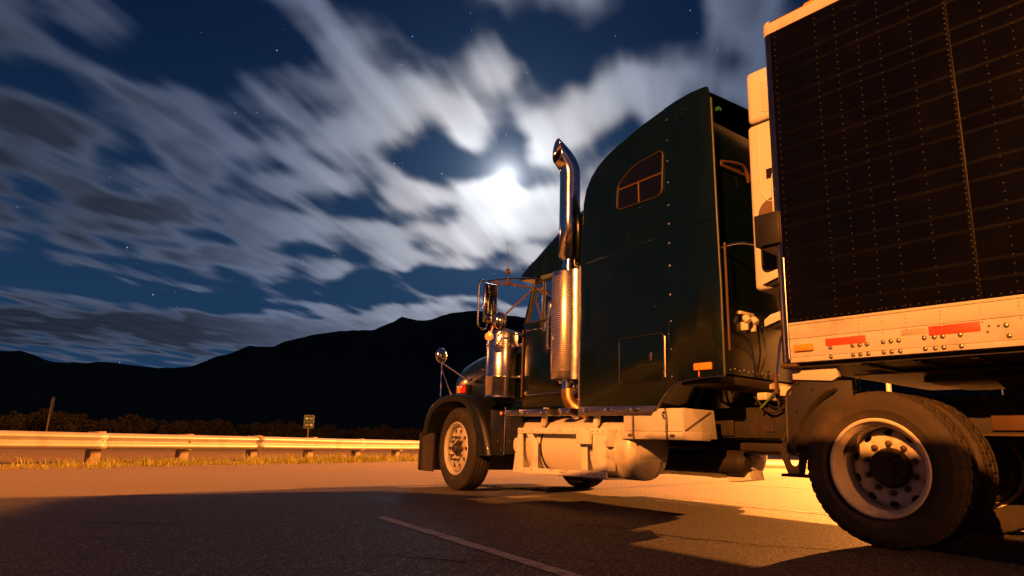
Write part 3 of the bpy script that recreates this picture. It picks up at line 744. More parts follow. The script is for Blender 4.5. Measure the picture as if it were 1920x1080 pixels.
for i in range(3): cyl(bm, (-1.08 - i * .04, .93, 2.70 + i * .05), (-1.08 - i * .04, .965, 2.70 + i * .05), .008, 6)
obj('roof_rivets', bm, STEEL, T, kind='stuff')
for sd in (1, -1):
    bm = nb()
    tube(bm, [(-1.07, sd * .96, 2.0), (-1.12, sd * .955, 2.2), (-1.28, sd * .94, 2.62)], .030, 8)
    obj('windscreen_pillar', bm, PAINT, T)
    # door: skin, window frame, divider, glass
    bm = nb(); prism(bm, [(-1.10, 1.17), (-1.12, 1.14), (-2.16, 1.14), (-2.18, 1.17), (-2.18, 2.02), (-1.10, 2.02)], sd * .985, sd * 1.012, bev=.008)
    door = obj('door', bm, PAINT, T)
    bm = nb(); wf = [(-1.13, 2.03), (-1.27, 2.52), (-2.12, 2.56), (-2.14, 2.03)]
    tube(bm, [(x, sd * .985, z) for x, z in wf + wf[:1]], .018, 6); obj('window_frame', bm, mat('window_rubber', (.022, .018, .014), .5), door)
    bm = nb(); tube(bm, [(-1.42, sd * .985, 2.04), (-1.42, sd * .985, 2.53)], .013, 6); obj('vent_bar', bm, BLACK, door)
    bm = nb(); bm.faces.new([bm.verts.new((x, sd * .975, z)) for x, z in wf]); obj('pane', bm, GLASS, door, flat=True)
bm = nb(); bm.faces.new([bm.verts.new(p) for p in ((-1.06, -.94, 2.0), (-1.06, .94, 2.0), (-1.27, .92, 2.62), (-1.27, -.92, 2.62))]); obj('windscreen', bm, GLASS, T, flat=True)
bm = nb(); tube(bm, [(-1.06, 0, 2.0), (-1.27, 0, 2.62)], .02, 6); obj('windscreen_post', bm, BLACK, T)
bm = nb(); tube(bm, smooth_path([(-1.26, .80, 2.45), (-1.22, .6, 2.2), (-1.16, .45, 2.05)]), .007, 6); obj('wiper_arm', bm, CHROME, T)
bm = nb()
for y in (.5, -.5): box(bm, (-1.75, y - .25, 1.3), (-2.05, y + .25, 2.15), .06); box(bm, (-1.5, y - .25, 1.25), (-2.0, y + .25, 1.5), .05)
obj('seat', bm, BLACK, T)
bm = nb(); tube(bm, [(-1.19, 1.016, 1.16), (-1.60, 1.016, 1.175), (-1.9, 1.016, 1.18)], .008, 8); obj('door_trim', bm, CHROME, T)
bm = nb(); tube(bm, [(-1.10, 1.02, 1.14), (-1.10, 1.02, 1.95)], .012, 8); obj('door_edge', bm, RUSTP, T)
bm = nb(); tube(bm, smooth_path([(-1.78, 1.02, 2.20), (-1.73, 1.13, 2.19), (-1.71, 1.15, 2.15), (-1.70, 1.15, 1.70), (-1.72, 1.12, 1.665), (-1.78, 1.02, 1.66)], 4), .016, 10); obj('grab_handle', bm, CHROME, T)
bm = nb()
for i in range(4): box(bm, (-1.15 - i * .13, 1.0, 1.93), (-1.21 - i * .13, 1.02, 1.945), .003)
obj('door_vents', bm, STEEL, T)
# skirt strip under the cab with lamps
def strip_lamp(x, z, y=1.21):
    bm = nb(); lathe(bm, [(0, .03), (.012, .028), (.02, .016), (.022, .0005)], Matrix.Translation((x, y, z)) @ Matrix.Diagonal((1.9, 1, .75, 1)) @ Matrix.Rotation(-pi / 2, 4, 'X'), 16)
    return obj('strip_lamp', bm, STEEL, T)
for a, b in ((-1.285, -1.785), (-1.965, -2.14)):
    bm = nb(); box(bm, (a, 1.0, .91), (b, 1.205, .985), .006); obj('skirt_strip', bm, STRIP, T)
bm = nb(); box(bm, (-1.02, 1.176, .91), (-1.25, 1.19, .975), .004); obj('skirt_strip', bm, STRIP, T)
for x in (-1.06, -1.40, -1.72, -2.05): strip_lamp(x, .945, 1.19 if x > -1.1 else 1.205)
bm = nb(); box(bm, (-1.25, -1.0, .93), (-2.24, 1.0, .985), .01); obj('cab_floor', bm, FRAME, T)

# ---- sleeper
PROF = [(-2.28, .97), (-3.29, .93), (-3.35, 1.0), (-3.42, 1.09), (-3.50, 1.155), (-3.60, 1.19), (-3.75, 1.205), (-4.03, 1.215), (-3.995, 3.80), (-3.97, 3.93), (-3.95, 3.945), (-3.80, 3.955), (-3.60, 3.935), (-3.43, 3.905), (-3.15, 3.84), (-2.85, 3.745), (-2.68, 3.675), (-2.54, 3.595), (-2.43, 3.49), (-2.35, 3.36), (-2.31, 3.2), (-2.28, 2.5)]
INN = [(-2.32, 1.0), (-3.26, .98), (-3.60, 1.24), (-3.93, 1.26), (-3.93, 3.64), (-3.6, 3.68), (-3.2, 3.66), (-2.8, 3.58), (-2.5, 3.45), (-2.38, 3.3), (-2.32, 2.5)]
bm = nb(); prism(bm, INN, -1.15, 1.15, bev=.02); obj('sleeper_body', bm, PAINT, T)
for sd in (1, -1):
    bm = nb(); prism(bm, PROF, sd * 1.155, sd * 1.20, bev=.022, seg=3); obj('sleeper_side', bm, PAINT, T)
bm = nb(); rows = []
for i in range(len(PROF) - 1, 9, -1):
    x, z = PROF[i]; rows.append([(x, 1.16 * (k / 8 - 1), z - .03 + .05 * sin(pi * k / 16)) for k in range(17)])
grid_skin(bm, rows); obj('roof_fairing', bm, PAINT, T)
# rear side extender, lapped over the sleeper wall
EXT = [(-3.475, 1.155), (-3.60, 1.192), (-3.75, 1.207), (-4.055, 1.217), (-4.02, 3.80), (-3.995, 3.92), (-3.97, 3.938), (-3.80, 3.945), (-3.60, 3.925), (-3.475, 3.90)]
for sd in (1, -1):
    bm = nb(); prism(bm, EXT, sd * 1.2015, sd * 1.212, bev=.004); obj('side_extender', bm, PAINT, T)
bm = nb(); tube(bm, [(-4.058, 1.207, 1.22), (-4.055, 1.207, 2.0), (-4.04, 1.207, 2.62), (-4.022, 1.207, 3.80)], .010, 8); obj('extender_trim', bm, mat('green_edge', (.03, .05, .02), .35), T)
bm = nb(); box(bm, (-3.96, 1.05, 3.71), (-4.03, 1.10, 3.755), .012); obj('roof_marker', bm, mat('green_plastic', (.01, .10, .03), .4), T)
bm = nb(); tube(bm, [(-4.07, 1.14, 1.44), (-4.06, 1.14, 2.40)], .012, 8); obj('rear_tube', bm, RUSTP, T)
riv = nb()
def rivet(bm, x, y, z, r=.012, d=.008):
    t = nb(); bmesh.ops.create_cone(t, cap_ends=True, segments=6, radius1=r, radius2=r * .5, depth=d)
    merge(bm, t, Matrix.Translation((x, y + d / 2 - .001, z)) @ Matrix.Rotation(-pi / 2, 4, 'X'))
for z in (3.77, 3.55, 3.33, 3.11, 2.88, 2.69, 2.50, 2.28, 2.0, 1.75, 1.49, 1.24): rivet(riv, -3.50, 1.212, z, .014)
obj('extender_rivets', riv, STEEL, T, kind='stuff')
riv = nb()
for i in range(17): rivet(riv, -2.34 - i * .066, 1.20, 2.515 + i * .0048, .0035, .003)
for i in range(5): rivet(riv, -3.62 - (i % 3) * .07, 1.212, 3.76 + .03 * (i // 2), .006, .005)
for i in range(40): rivet(riv, random.uniform(-2.4, -3.95), 1.2 if random.random() < .6 else 1.2, random.uniform(1.1, 3.3), .0045, .003)
for i in range(12): rivet(riv, -2.35 - i * .078, 1.20, 1.03, .005, .004)
obj('wall_rivets', riv, STEEL, T, kind='stuff')
SEAMB = mat('seam_gap', (.0008, .0008, .0008), .9, spec=.05)
bm = nb(); prism(bm, [(-3.475, 2.585), (-4.04, 2.615), (-4.04, 2.622), (-3.475, 2.592)], 1.2122, 1.2135); obj('panel_seam', bm, SEAMB, T)
bm = nb(); prism(bm, [(-2.28, 2.502), (-3.475, 2.583), (-3.475, 2.587), (-2.28, 2.506)], 1.2001, 1.2004); obj('panel_seam', bm, SEAMB, T)
# window
def rounded(pts, r, n=5):
    out = []; m = len(pts); P = [Vector(p) for p in pts]
    for i in range(m):
        a, b, c = P[i - 1], P[i], P[(i + 1) % m]; d1 = (a - b).normalized(); d2 = (c - b).normalized()
        p, q = b + d1 * r, b + d2 * r
        for k in range(n + 1):
            t = k / n; out.append(tuple((1 - t) ** 2 * p + 2 * t * (1 - t) * b + t * t * q))
    return out
WIN = rounded([(-2.83, 2.995), (-2.845, 3.27), (-3.06, 3.42), (-3.45, 3.475), (-3.425, 3.005)], .07)
bm = nb(); prism(bm, WIN, 1.190, 1.204); sw = obj('sleeper_window', bm, DGLASS, T)
bm = nb(); tube(bm, [(x, 1.206, z) for x, z in WIN + WIN[:1]], .012, 8, caps=False); obj('window_frame', bm, mat('tarnished_frame', (.020, .018, .016), .45, .2), sw)
bm = nb(); tube(bm, [(-2.84, 1.206, 3.215), (-3.435, 1.206, 3.235)], .010, 6); obj('window_bar', bm, RUSTP, sw)
bm = nb(); tube(bm, [(-3.13, 1.206, 3.0), (-3.125, 1.206, 3.225)], .009, 6); obj('window_bar', bm, RUSTP, sw)
# luggage door
LDR = rounded([(-2.855, 1.20), (-2.85, 1.645), (-3.415, 1.65), (-3.41, 1.21)], .06)
bm = nb(); prism(bm, LDR, 1.199, 1.209, bev=.004); ldo = obj('luggage_door', bm, PAINT, T)
bm = nb(); tube(bm, [(x, 1.202, z) for x, z in LDR + LDR[:1]], .007, 6, caps=False); obj('door_seal', bm, BLACK, ldo)
bm = nb(); box(bm, (-3.255, 1.209, 1.40), (-3.275, 1.222, 1.48), .004); obj('latch', bm, STRIP, ldo)
bm = nb(); tube(bm, [(-3.425, 1.207, 1.24), (-3.428, 1.207, 1.62)], .007, 6); obj('hinge', bm, STEEL, ldo)
bm = nb(); box(bm, (-3.76, 1.212, 1.275), (-3.945, 1.24, 1.34), .01); box(bm, (-3.80, 1.212, 1.22), (-3.808, 1.222, 1.28), .002); obj('side_marker', bm, AMBER, T)
bm = nb(); box(bm, (-2.27, 1.08, .905), (-3.25, 1.205, .925), .003); prism(bm, [(-2.27, .91), (-3.245, .90), (-3.315, .985), (-2.27, .995)], 1.201, 1.207, bev=.003); obj('skirt_strip', bm, STRIP, T)
for x in (-2.40, -2.71, -3.05): strip_lamp(x, .955, 1.207)
bm = nb(); tube(bm, smooth_path([(-3.30, 1.208, .94), (-3.42, 1.208, 1.09), (-3.50, 1.21, 1.155), (-3.60, 1.212, 1.19), (-3.75, 1.214, 1.205), (-4.05, 1.214, 1.215)], 4), .007, 6); obj('skirt_edge', bm, STRIP, T)
bm = nb(); tube(bm, [(-2.27, 1.195, .99), (-2.27, 1.195, 2.5)], .008, 8); obj('sleeper_edge', bm, STEEL, T)
bm = nb(); box(bm, (-3.45, -1.1, 1.17), (-3.93, 1.1, 1.245), .01); obj('sleeper_floor', bm, FRAME, T)
# back wall fittings
bm = nb(); box(bm, (-3.93, .46, 3.20), (-3.96, 1.0, 3.26), .01); tube(bm, smooth_path([(-3.96, .98, 3.25), (-4.0, .70, 3.27), (-4.0, .62, 3.12)]), .016, 8); obj('wall_grab_rail', bm, RUSTP, T)
for y in (.74, .62):
    bm = nb(); lathe(bm, [(0, .022), (.02, .036), (.06, .036), (.075, .024)], AX((-3.965, y, 1.80), (-.5, .1, -.5)), 12, capa=True, capb=True); box(bm, (-3.93, y - .018, 1.67), (-4.0, y + .018, 1.75), .010); obj('gladhand_holder', bm, CAGE, T)
bm = nb(); box(bm, (-3.93, .57, 1.82), (-3.96, .79, 1.85), .006); obj('holder_plate', bm, CAGE, T)
bm = nb(); prism(bm, [(.10, 1.16), (.48, 1.16), (.48, 1.20), (.42, 1.22), (.10, 1.22)], -4.02, -4.05, axis='x', bev=.004); box(bm, (-4.02, .18, 1.10), (-4.10, .34, 1.2), .02); cyl(bm, (-4.1, .26, 1.15), (-4.2, .30, 1.15), .035); obj('hose_bracket', bm, CAGE, T)
bm = nb(); box(bm, (-3.9, -.2, 1.06), (-4.0, .5, 1.13), .012); obj('deck_plate', bm, CAGE, T)
riv = nb()
for i in range(12): t = nb(); bmesh.ops.create_cone(t, cap_ends=True, segments=6, radius1=.012, radius2=.006, depth=.01); merge(riv, t, Matrix.Translation((-3.934, .95 - i * .07, 1.30 + .012 * (i % 2))) @ Matrix.Rotation(-pi / 2, 4, 'Y'))
obj('wall_bolts', riv, STEEL, T, kind='stuff')
def hose(pts, m, r=.014, name='air_hose'):
    bm = nb(); tube(bm, smooth_path(pts, 6), r, 8); return obj(name, bm, m, T)
hose([(-4.52, .55, 1.72), (-4.35, .50, 1.73), (-4.14, .42, 1.64), (-4.08, .40, 1.45), (-4.06, .42, 1.25), (-4.05, .42, 1.18)], HOSE_B, .012)
hose([(-4.56, .42, 1.66), (-4.45, .36, 1.62), (-4.30, .24, 1.54), (-4.2, .20, 1.38), (-4.12, .22, 1.22)], HOSE_R, .013)
hose([(-4.05, .42, 1.30), (-4.05, .42, 1.12)], RUSTP, .022, 'hose_spring')
hose([(-4.12, .22, 1.32), (-4.11, .22, 1.18)], RUSTP, .019, 'hose_spring')
hose([(-4.10, .10, 1.36), (-4.16, .06, 1.26), (-4.16, .14, 1.17)], HOSE_G, .022)
hose([(-4.02, .40, 1.14), (-4.0, .48, 1.06), (-3.98, .58, .98)], HOSE_G, .010)
hose([(-4.0, .34, 1.14), (-4.02, .33, 1.02)], CABLE, .012); hose([(-4.06, .20, 1.14), (-4.06, .20, 1.0)], HOSE_R, .012)
hose([(-3.95, 1.05, 2.40), (-4.1, .95, 2.43), (-4.25, .8, 2.40), (-4.4, .7, 2.38)], CHROME, .012, 'pogo_line')
hose([(-3.95, .45, 1.75), (-3.96, .42, 1.5), (-3.95, .5, 1.3)], CABLE, .008)

# ---- exhaust
MX, MY = -1.92, 1.06
bm = nb(); lathe(bm, [(1.31, .155), (1.30, .165), (1.32, .172), (2.50, .172), (2.515, .165), (2.52, .10)], Matrix.Identity(4), 64, capa=True, capb=True)
mf = obj('heat_shield', bm, PERF, T); mf.location = (MX, MY, 0)
bm = nb(); lathe(bm, [(1.285, .10), (1.30, .155), (2.52, .155), (2.55, .085)], AX((MX - .10, MY - .07, 0), (0, 0, 1)), 32, capa=True, capb=True); obj('muffler', bm, STEEL, T)
bm = nb(); lathe(bm, [(1.33, .007), (2.49, .007)], AX((MX - .175, MY + .04, 0), (0, 0, 1)), 8); lathe(bm, [(1.33, .006), (2.49, .006)], AX((MX - .165, MY + .055, 0), (0, 0, 1)), 8); obj('shield_edge', bm, CHROME, T)
bm = nb(); cyl(bm, (MX - .02, MY - .01, 2.5), (MX - .02, MY - .01, 2.66), .075, 32); lathe(bm, [(2.56, .086), (2.60, .086)], AX((MX - .02, MY - .01, 0), (0, 0, 1)), 32); obj('stack_clamp', bm, CHROME, T)
bx_, by_ = MX - .02, MY - .01
path = [(bx_, by_, 2.60), (bx_, by_, 2.66), (bx_, by_, 2.70), (bx_, by_, 3.2)] + [(bx_ + .45 * h_, by_ + .89 * h_, z_) for h_, z_ in ((0, 3.66), (.006, 3.735), (.028, 3.81), (.065, 3.875), (.115, 3.935), (.17, 3.99))]
path = path[:4] + smooth_path(path[4:], 5); rr = [.07, .075, .118, .122] + [.122] * (len(path) - 4)
bm = nb(); tube(bm, path, rr, 36, caps=False)
bm.verts.ensure_lookup_table()
tip = Vector(path[-1]); axd = (Vector(path[-1]) - Vector(path[-3])).normalized(); pn = Vector((.30, .95, .06)).normalized()
for v_ in bm.verts[-36:]: v_.co += axd * (pn.dot(tip - v_.co) / pn.dot(axd))
for ri in range(2, 8):      # let the rings behind the slanted mouth follow so that they do not cross it
    for v_ in bm.verts[-36 * ri:-36 * (ri - 1)]:
        over = pn.dot(v_.co - tip) + .012 * ri
        if over > 0: v_.co -= axd * (over / pn.dot(axd))
st_ = obj('exhaust_stack', bm, CHROME, T, angle=60); sm_ = st_.modifiers.new('wall', 'SOLIDIFY'); sm_.thickness = .005; sm_.offset = -1
bm = nb(); tube(bm, path[-9:], .1150, 30, caps=False); bm.verts.ensure_lookup_table()
for v_ in bm.verts:
    over = pn.dot(v_.co - tip) + .008
    if over > 0: v_.co -= axd * (over / pn.dot(axd))
bm.faces.new([bm.verts[k] for k in range(30)]); obj('stack_soot', bm, TAR, T)
bm = nb(); cyl(bm, (MX - .02, MY - .03, 1.19), (MX - .02, MY - .03, 1.31), .082, 28); obj('elbow_clamp', bm, CHROME, T)
bm = nb(); tube(bm, smooth_path([(MX - .02, MY - .03, 1.20), (MX - .03, MY - .03, 1.10), (MX - .07, MY - .06, 1.02), (MX - .15, MY - .12, .965), (MX - .26, MY - .22, .95), (MX - .35, MY - .4, .95)], 6), .085, 24); obj('exhaust_elbow', bm, mat('heat_tinted_elbow', (.42, .25, .12), .38, .85, .5, 0, (.22, .10, .04), .7, 7), T)
bm = nb(); box(bm, (MX + .10, MY - .14, 1.26), (MX - .12, MY + .02, 1.30), .01); box(bm, (MX - .12, MY - .2, 1.18), (MX - .20, MY - .04, 1.25), .01)
for i in range(5): cyl(bm, (MX - .14 - .02 * i, MY - .02, 1.14 + .02 * i), (MX - .14 - .02 * i, MY + .02, 1.14 + .02 * i), .012, 8)
obj('stack_bracket', bm, STEEL, T)

# ---- air cleaner
ACX, ACY = -.735, 1.06
bm = nb(); lathe(bm, [(1.135, .18), (1.14, .20), (1.165, .191), (1.17, .194), (1.38, .194), (1.385, .197), (1.395, .197), (1.40, .194), (1.735, .194), (1.74, .198), (1.76, .198), (1.765, .194), (1.785, .194), (1.79, .198), (1.81, .198), (1.815, .194), (1.925, .194), (1.94, .189), (1.955, .19), (1.96, .0005)], AX((ACX, ACY, 0), (0, 0, 1)), 64, capa=True); ac = obj('air_cleaner', bm, STEEL, T)
for z in (1.39, 1.775): bm = nb(); box(bm, (ACX - .16, ACY - .16, z - .02), (ACX - .36, ACY - .06, z + .02), .008); obj('air_cleaner_bracket', bm, CHROME, T)
bm = nb()
for a in (-1.0, -.2, .6, 1.4, 2.2): box(bm, (-.012, .195, -.02), (.012, .212, .02), .004, Matrix.Translation((ACX, ACY, 1.78)) @ Matrix.Rotation(a, 4, 'Z'))
obj('band_clip', bm, CHROME, ac)
bm = nb(); cyl(bm, (ACX + .02, ACY - .1, 1.55), (ACX + .05, .8, 1.55), .09); obj('intake_pipe', bm, BLACK, T)
bm = nb(); box(bm, (ACX + .21, ACY - .08, 1.22), (ACX + .24, ACY - .02, 1.60), .006); obj('air_cleaner_strap', bm, CHROME, T)

# ---- mirrors
bm = nb(); MXX, MYY = -.98, 1.43
Rm = Matrix.Translation((MXX, MYY, 2.24)) @ Matrix.Rotation(radians(-4), 4, 'Z')
box(bm, (.0, -.09, -.235), (.045, .10, .245), .016, Rm); mo = obj('side_mirror', bm, CHROME, T)
bm = nb(); box(bm, (-.004, -.075, -.22), (.0, .085, .23), .001, Rm); obj('mirror_glass', bm, MIRG, mo)
bm = nb(); tube(bm, smooth_path([Rm @ Vector(p) for p in ((.02, .10, .26), (.02, .13, .27), (.02, .165, .24), (.02, .17, .1), (.02, .17, -.15), (.02, .165, -.27), (.02, .12, -.32), (.02, .06, -.31), (.02, .03, -.25))], 4), .012, 8); obj('mirror_hoop', bm, CHROME, mo)
bm = nb(); tube(bm, smooth_path([Rm @ Vector((.02, .05, .27)), (-1.02, 1.32, 2.55), (-1.10, 1.24, 2.56), (-1.30, 1.08, 2.555), (-1.37, 1.02, 2.55), (-1.37, .97, 2.53)], 5), .013, 8); obj('mirror_arm', bm, CHROME, mo)
bm = nb(); tube(bm, [Rm @ Vector((.02, .0, .26)), (-1.08, 1.2, 2.50), (-1.2, .97, 2.47)], .012, 8)
for k in range(5):
    q = (Rm @ Vector((.02, .0, .26))).lerp(Vector((-1.2, .97, 2.47)), .25 + k * .15); t = nb(); bmesh.ops.create_icosphere(t, subdivisions=1, radius=.018); merge(bm, t, Matrix.Translation(q))
obj('mirror_arm', bm, RUSTP, mo)
bm = nb(); tube(bm, [Rm @ Vector((.02, -.02, -.29)), (-1.22, .97, 2.46)], .012, 8); obj('mirror_brace', bm, RUSTP, mo)
bm = nb(); tube(bm, [(-1.06, 1.36, 1.93), (-1.12, 1.0, 1.86)], .011, 8); tube(bm, [(-1.10, 1.34, 1.935), (-1.13, 1.0, 1.885)], .009, 8); obj('mirror_brace', bm, CHROME, mo)
bm = nb(); t = nb(); bmesh.ops.create_uvsphere(t, u_segments=24, v_segments=14, radius=.10); merge(bm, t, Matrix.Translation((-1.13, 1.40, 2.01)) @ Matrix.Rotation(radians(-5), 4, 'Z') @ Matrix.Diagonal((.6, .85, 1.08, 1))); obj('convex_mirror', bm, CHROME, mo)
bm = nb(); lathe(bm, [(0, .03), (.01, .05), (.03, .055), (.042, .048), (.05, .0005)], AX((-.99, 1.44, 1.83), (-.6, .75, -.05)), 20, capa=True); tube(bm, [(-1.0, 1.44, 1.87), (-1.02, 1.42, 1.95)], .012, 6); obj('clearance_lamp', bm, mat('pale_lens', (.75, .5, .3), .3), mo)
bm = nb(); tube(bm, [(-1.075, 1.26, 2.60), (-1.04, 1.26, 3.03)], [.004, .002], 6); box(bm, (-1.045, 1.235, 2.61), (-1.09, 1.285, 2.69), .015); box(bm, (-1.05, 1.235, 2.47), (-1.09, 1.275, 2.57), .01); obj('antenna', bm, RUSTP, mo)
bm = nb(); t = nb(); bmesh.ops.create_uvsphere(t, u_segments=24, v_segments=14, radius=.095); merge(bm, t, Matrix.Translation((.60, 1.11, 1.765)) @ Matrix.Rotation(radians(0), 4, 'Z') @ Matrix.Diagonal((.55, .95, 1.1, 1))); hm = obj('hood_mirror', bm, CHROME, T)
bm = nb(); tube(bm, [(.58, 1.11, 1.68), (.57, 1.11, 1.20)], .010, 8); tube(bm, [(.575, 1.11, 1.58), (.42, 1.02, 1.20)], .009, 8); tube(bm, [(.57, 1.10, 1.66), (.22, .90, 1.42)], .011, 8); cyl(bm, (.24, .88, 1.42), (.10, .93, 1.42), .022, 10); obj('mirror_tripod', bm, CHROME, hm)

# ---- fuel tanks with step cages
for sd in (1, -1):
    bm = nb(); TY, TZ, TR = sd * .88, .59, .305
    lathe(bm, [(-.06, .0005), (-.055, .10), (-.035, .20), (-.008, .27), (.03, .298), (.06, TR), (1.74, TR), (1.78, .298), (1.82, .265), (1.85, .20), (1.87, .10), (1.875, .0005)], AX((-1.14, TY, TZ), (-1, 0, 0)), 64)
    tk = obj('fuel_tank', bm, TANKM, T, angle=60)
    for x in (-1.63, -2.45):
        bm = nb(); lathe(bm, [(-.035, .307), (-.033, .313), (.033, .313), (.035, .307)], AX((x, TY, TZ), (-1, 0, 0)), 64); obj('tank_strap', bm, CAGE, tk)
        bm = nb(); prism(bm, [(x + .04, .80), (x - .03, .80), (x - .06, 1.0), (x + .0, 1.0)], sd * 1.10, sd * 1.13); obj('strap_bracket', bm, CAGE, tk)
        bm = nb(); tube(bm, [(x - .045, sd * (abs(TY) + .315 * cos(a)), TZ + .315 * sin(a)) for a in [radians(q) for q in range(-60, 61, 10)]], .010, 6); obj('strap_rubber', bm, BLACK, tk)
    if sd > 0:
        bm = nb(); cyl(bm, (-1.98, .92, .88), (-2.04, 1.02, .93), .055, 20, .01); tube(bm, [(-2.1, .9, .88), (-2.2, .9, .90)], .02, 8); obj('filler_cap', bm, STEEL, tk)
    # cage
    ca = sd * 1.25; cb = sd * 1.275
    bm = nb(); prism(bm, [(-1.365, .715), (-2.75, .715), (-2.75, .775), (-1.365, .775)], ca, cb, bev=.004); box(bm, (-1.37, sd * 1.10, .762), (-2.75, sd * 1.25, .774), .003); obj('step_bar', bm, CAGE, tk)
    bm = nb(); prism(bm, [(-1.30, .285), (-2.74, .305), (-2.74, .365), (-1.30, .345)], ca, cb, bev=.004); box(bm, (-1.31, sd * 1.0, .29), (-2.74, sd * 1.25, .302), .003); obj('step_bar', bm, CAGE, tk)
    bm = nb(); prism(bm, [(-1.368, .713), (-1.44, .713), (-1.455, .347), (-1.302, .347)], ca, cb - sd * .002, bev=.003); prism(bm, [(-1.36, .77), (-1.36, .29), (-1.35, .29), (-1.35, .77)], sd * .95, ca); obj('cage_end', bm, CAGE, tk)
    bm = nb(); prism(bm, [(-2.555, .713), (-2.75, .713), (-2.745, .367), (-2.555, .367)], ca, cb - sd * .002, bev=.003); obj('cage_panel', bm, CAGE, tk)
    bm = nb(); box(bm, (-2.745, sd * 1.16, .60), (-2.765, sd * 1.29, .765), .004); box(bm, (-2.743, sd * 1.16, .37), (-2.76, sd * 1.285, .575), .004); obj('cage_flange', bm, CAGE, tk)
    bm = nb(); prism(bm, [(-1.50, .713), (-1.60, .713), (-1.70, .62), (-1.70, .35), (-1.60, .35), (-1.60, .60)], ca, ca + sd * .012, bev=.003); obj('cage_brace', bm, CAGE, tk)
    bm = nb(); prism(bm, [(-2.36, .713), (-2.46, .713), (-2.47, .367), (-2.38, .367)], ca, ca + sd * .012, bev=.003); obj('cage_brace', bm, CAGE, tk)
    bm = nb(); box(bm, (-2.375, sd * 1.278, .62), (-2.55, sd * 1.33, .755), .004); obj('step_box', bm, CAGE, tk)
    riv = nb()
    for x in (-1.39, -1.45, -1.60, -2.28, -2.36, -2.44, -2.53, -2.56, -2.62, -2.70): rivet(riv, x, 1.275, .745, .008, .006) if sd > 0 else None
    for x in (-1.36, -1.50, -1.62, -2.1, -2.4, -2.5, -2.6, -2.68): rivet(riv, x, 1.275, .33, .008, .006) if sd > 0 else None
    if sd > 0: obj('cage_bolts', riv, NUTM, tk, kind='stuff')
    else: riv.free()
# ---- tool box behind the tank
bm = nb(); box(bm, (-2.89, .72, .755), (-3.59, 1.19, .96), .008); tb = obj('tool_box', bm, WHITE, T)
bm = nb(); box(bm, (-2.875, .80, .68), (-3.605, 1.205, .752), .006); obj('tool_box_tray', bm, WHITE, tb)
bm = nb(); prism(bm, [(1.18, .96), (.74, .955), (.70, .70), (1.19, .685)], -3.592, -3.60, axis='x', bev=.002); obj('tool_box_end', bm, WHITE, tb)
bm = nb(); prism(bm, [(1.17, .755), (1.175, .765), (.80, .945), (.795, .935)], -3.604, -3.607, axis='x'); obj('end_crease', bm, SEAM, tb)
for x in (-3.02, -3.42):
    bm = nb(); tube(bm, smooth_path([(x + .02, 1.19, .96), (x, 1.20, .88), (x - .01, 1.212, .76), (x - .02, 1.212, .675)], 3), .010, 6); obj('hold_down_strap', bm, BLACK, tb)
bm = nb(); tube(bm, smooth_path([(-3.40, 1.20, .93), (-3.385, 1.21, .91), (-3.40, 1.21, .87)], 3), .01, 6); obj('strap_hook', bm, STEEL, tb)
for x in (-2.99, -3.49):
    bm = nb(); lathe(bm, [(0, .03), (.004, .03)], Matrix.Translation((x, 1.206, .715)) @ Matrix.Diagonal((1, 1, .5, 1)) @ Matrix.Rotation(-pi / 2, 4, 'X'), 14, capb=True); obj('tray_slot', bm, SEAM, tb)
bm = nb(); box(bm, (-2.98, -1.15, .56), (-4.5, -.70, .97), .015); obj('light_block_box', bm, FRAME, T)  # unseen far-side box, added to block lamplight passing under the chassis
# ---- quarter fenders at the drive tyres
for sd in (1, -1):
    bm = nb(); A = []
    for k in range(15):
        a = radians(172 - k * 3.9); A.append((-5.30 - .66 * cos(a), .52 + .62 * sin(a)))
    rows = [[(x, sd * y, z) for x, z in A] for y in (.64, 1.255)]
    grid_skin(bm, rows)
    qf = obj('quarter_fender', bm, MUD, T, angle=60); md = qf.modifiers.new('t', 'SOLIDIFY'); md.thickness = .012
bm = nb(); prism(bm, [(-4.575, .60), (-4.585, 1.00), (-4.64, 1.09), (-4.74, 1.145), (-5.10, 1.13), (-5.10, .62)], 1.16, 1.175, bev=.004)
for p in ((-4.66, .92), (-4.80, 1.08), (-4.64, .76)): cyl(bm, (p[0], 1.175, p[1]), (p[0], 1.19, p[1]), .012, 8)
obj('fender_cheek', bm, MUD, T)
bm = nb(); tube(bm, smooth_path([(-4.572, 1.17, .60), (-4.582, 1.17, 1.0), (-4.637, 1.17, 1.092), (-4.74, 1.17, 1.15), (-5.0, 1.17, 1.14)], 4), .012, 6); obj('fender_lip', bm, MUD, T)

# ================================================================== the trailer
TR = thing('box_trailer', 'black-sided refrigerated box trailer with white bottom rail coupled to the truck', 'trailer', TO, radians(90) + YAW)
XF, XR, YS = -4.62, -19.3, 1.30
bm = nb(); box(bm, (-4.72, -1.29, 1.55), (XR, 1.29, 4.14), 0.0); obj('trailer_body', bm, BLACKP, TR)
bm = nb(); box(bm, (-4.705, 1.291, 1.56), (XR, YS, 4.08), .002); obj('side_panel', bm, BLACKP, TR)
bm = nb(); box(bm, (XF, -1.2, 1.3), (-4.72, 1.2, 4.12), .01); obj('front_wall', bm, WHITE, TR)
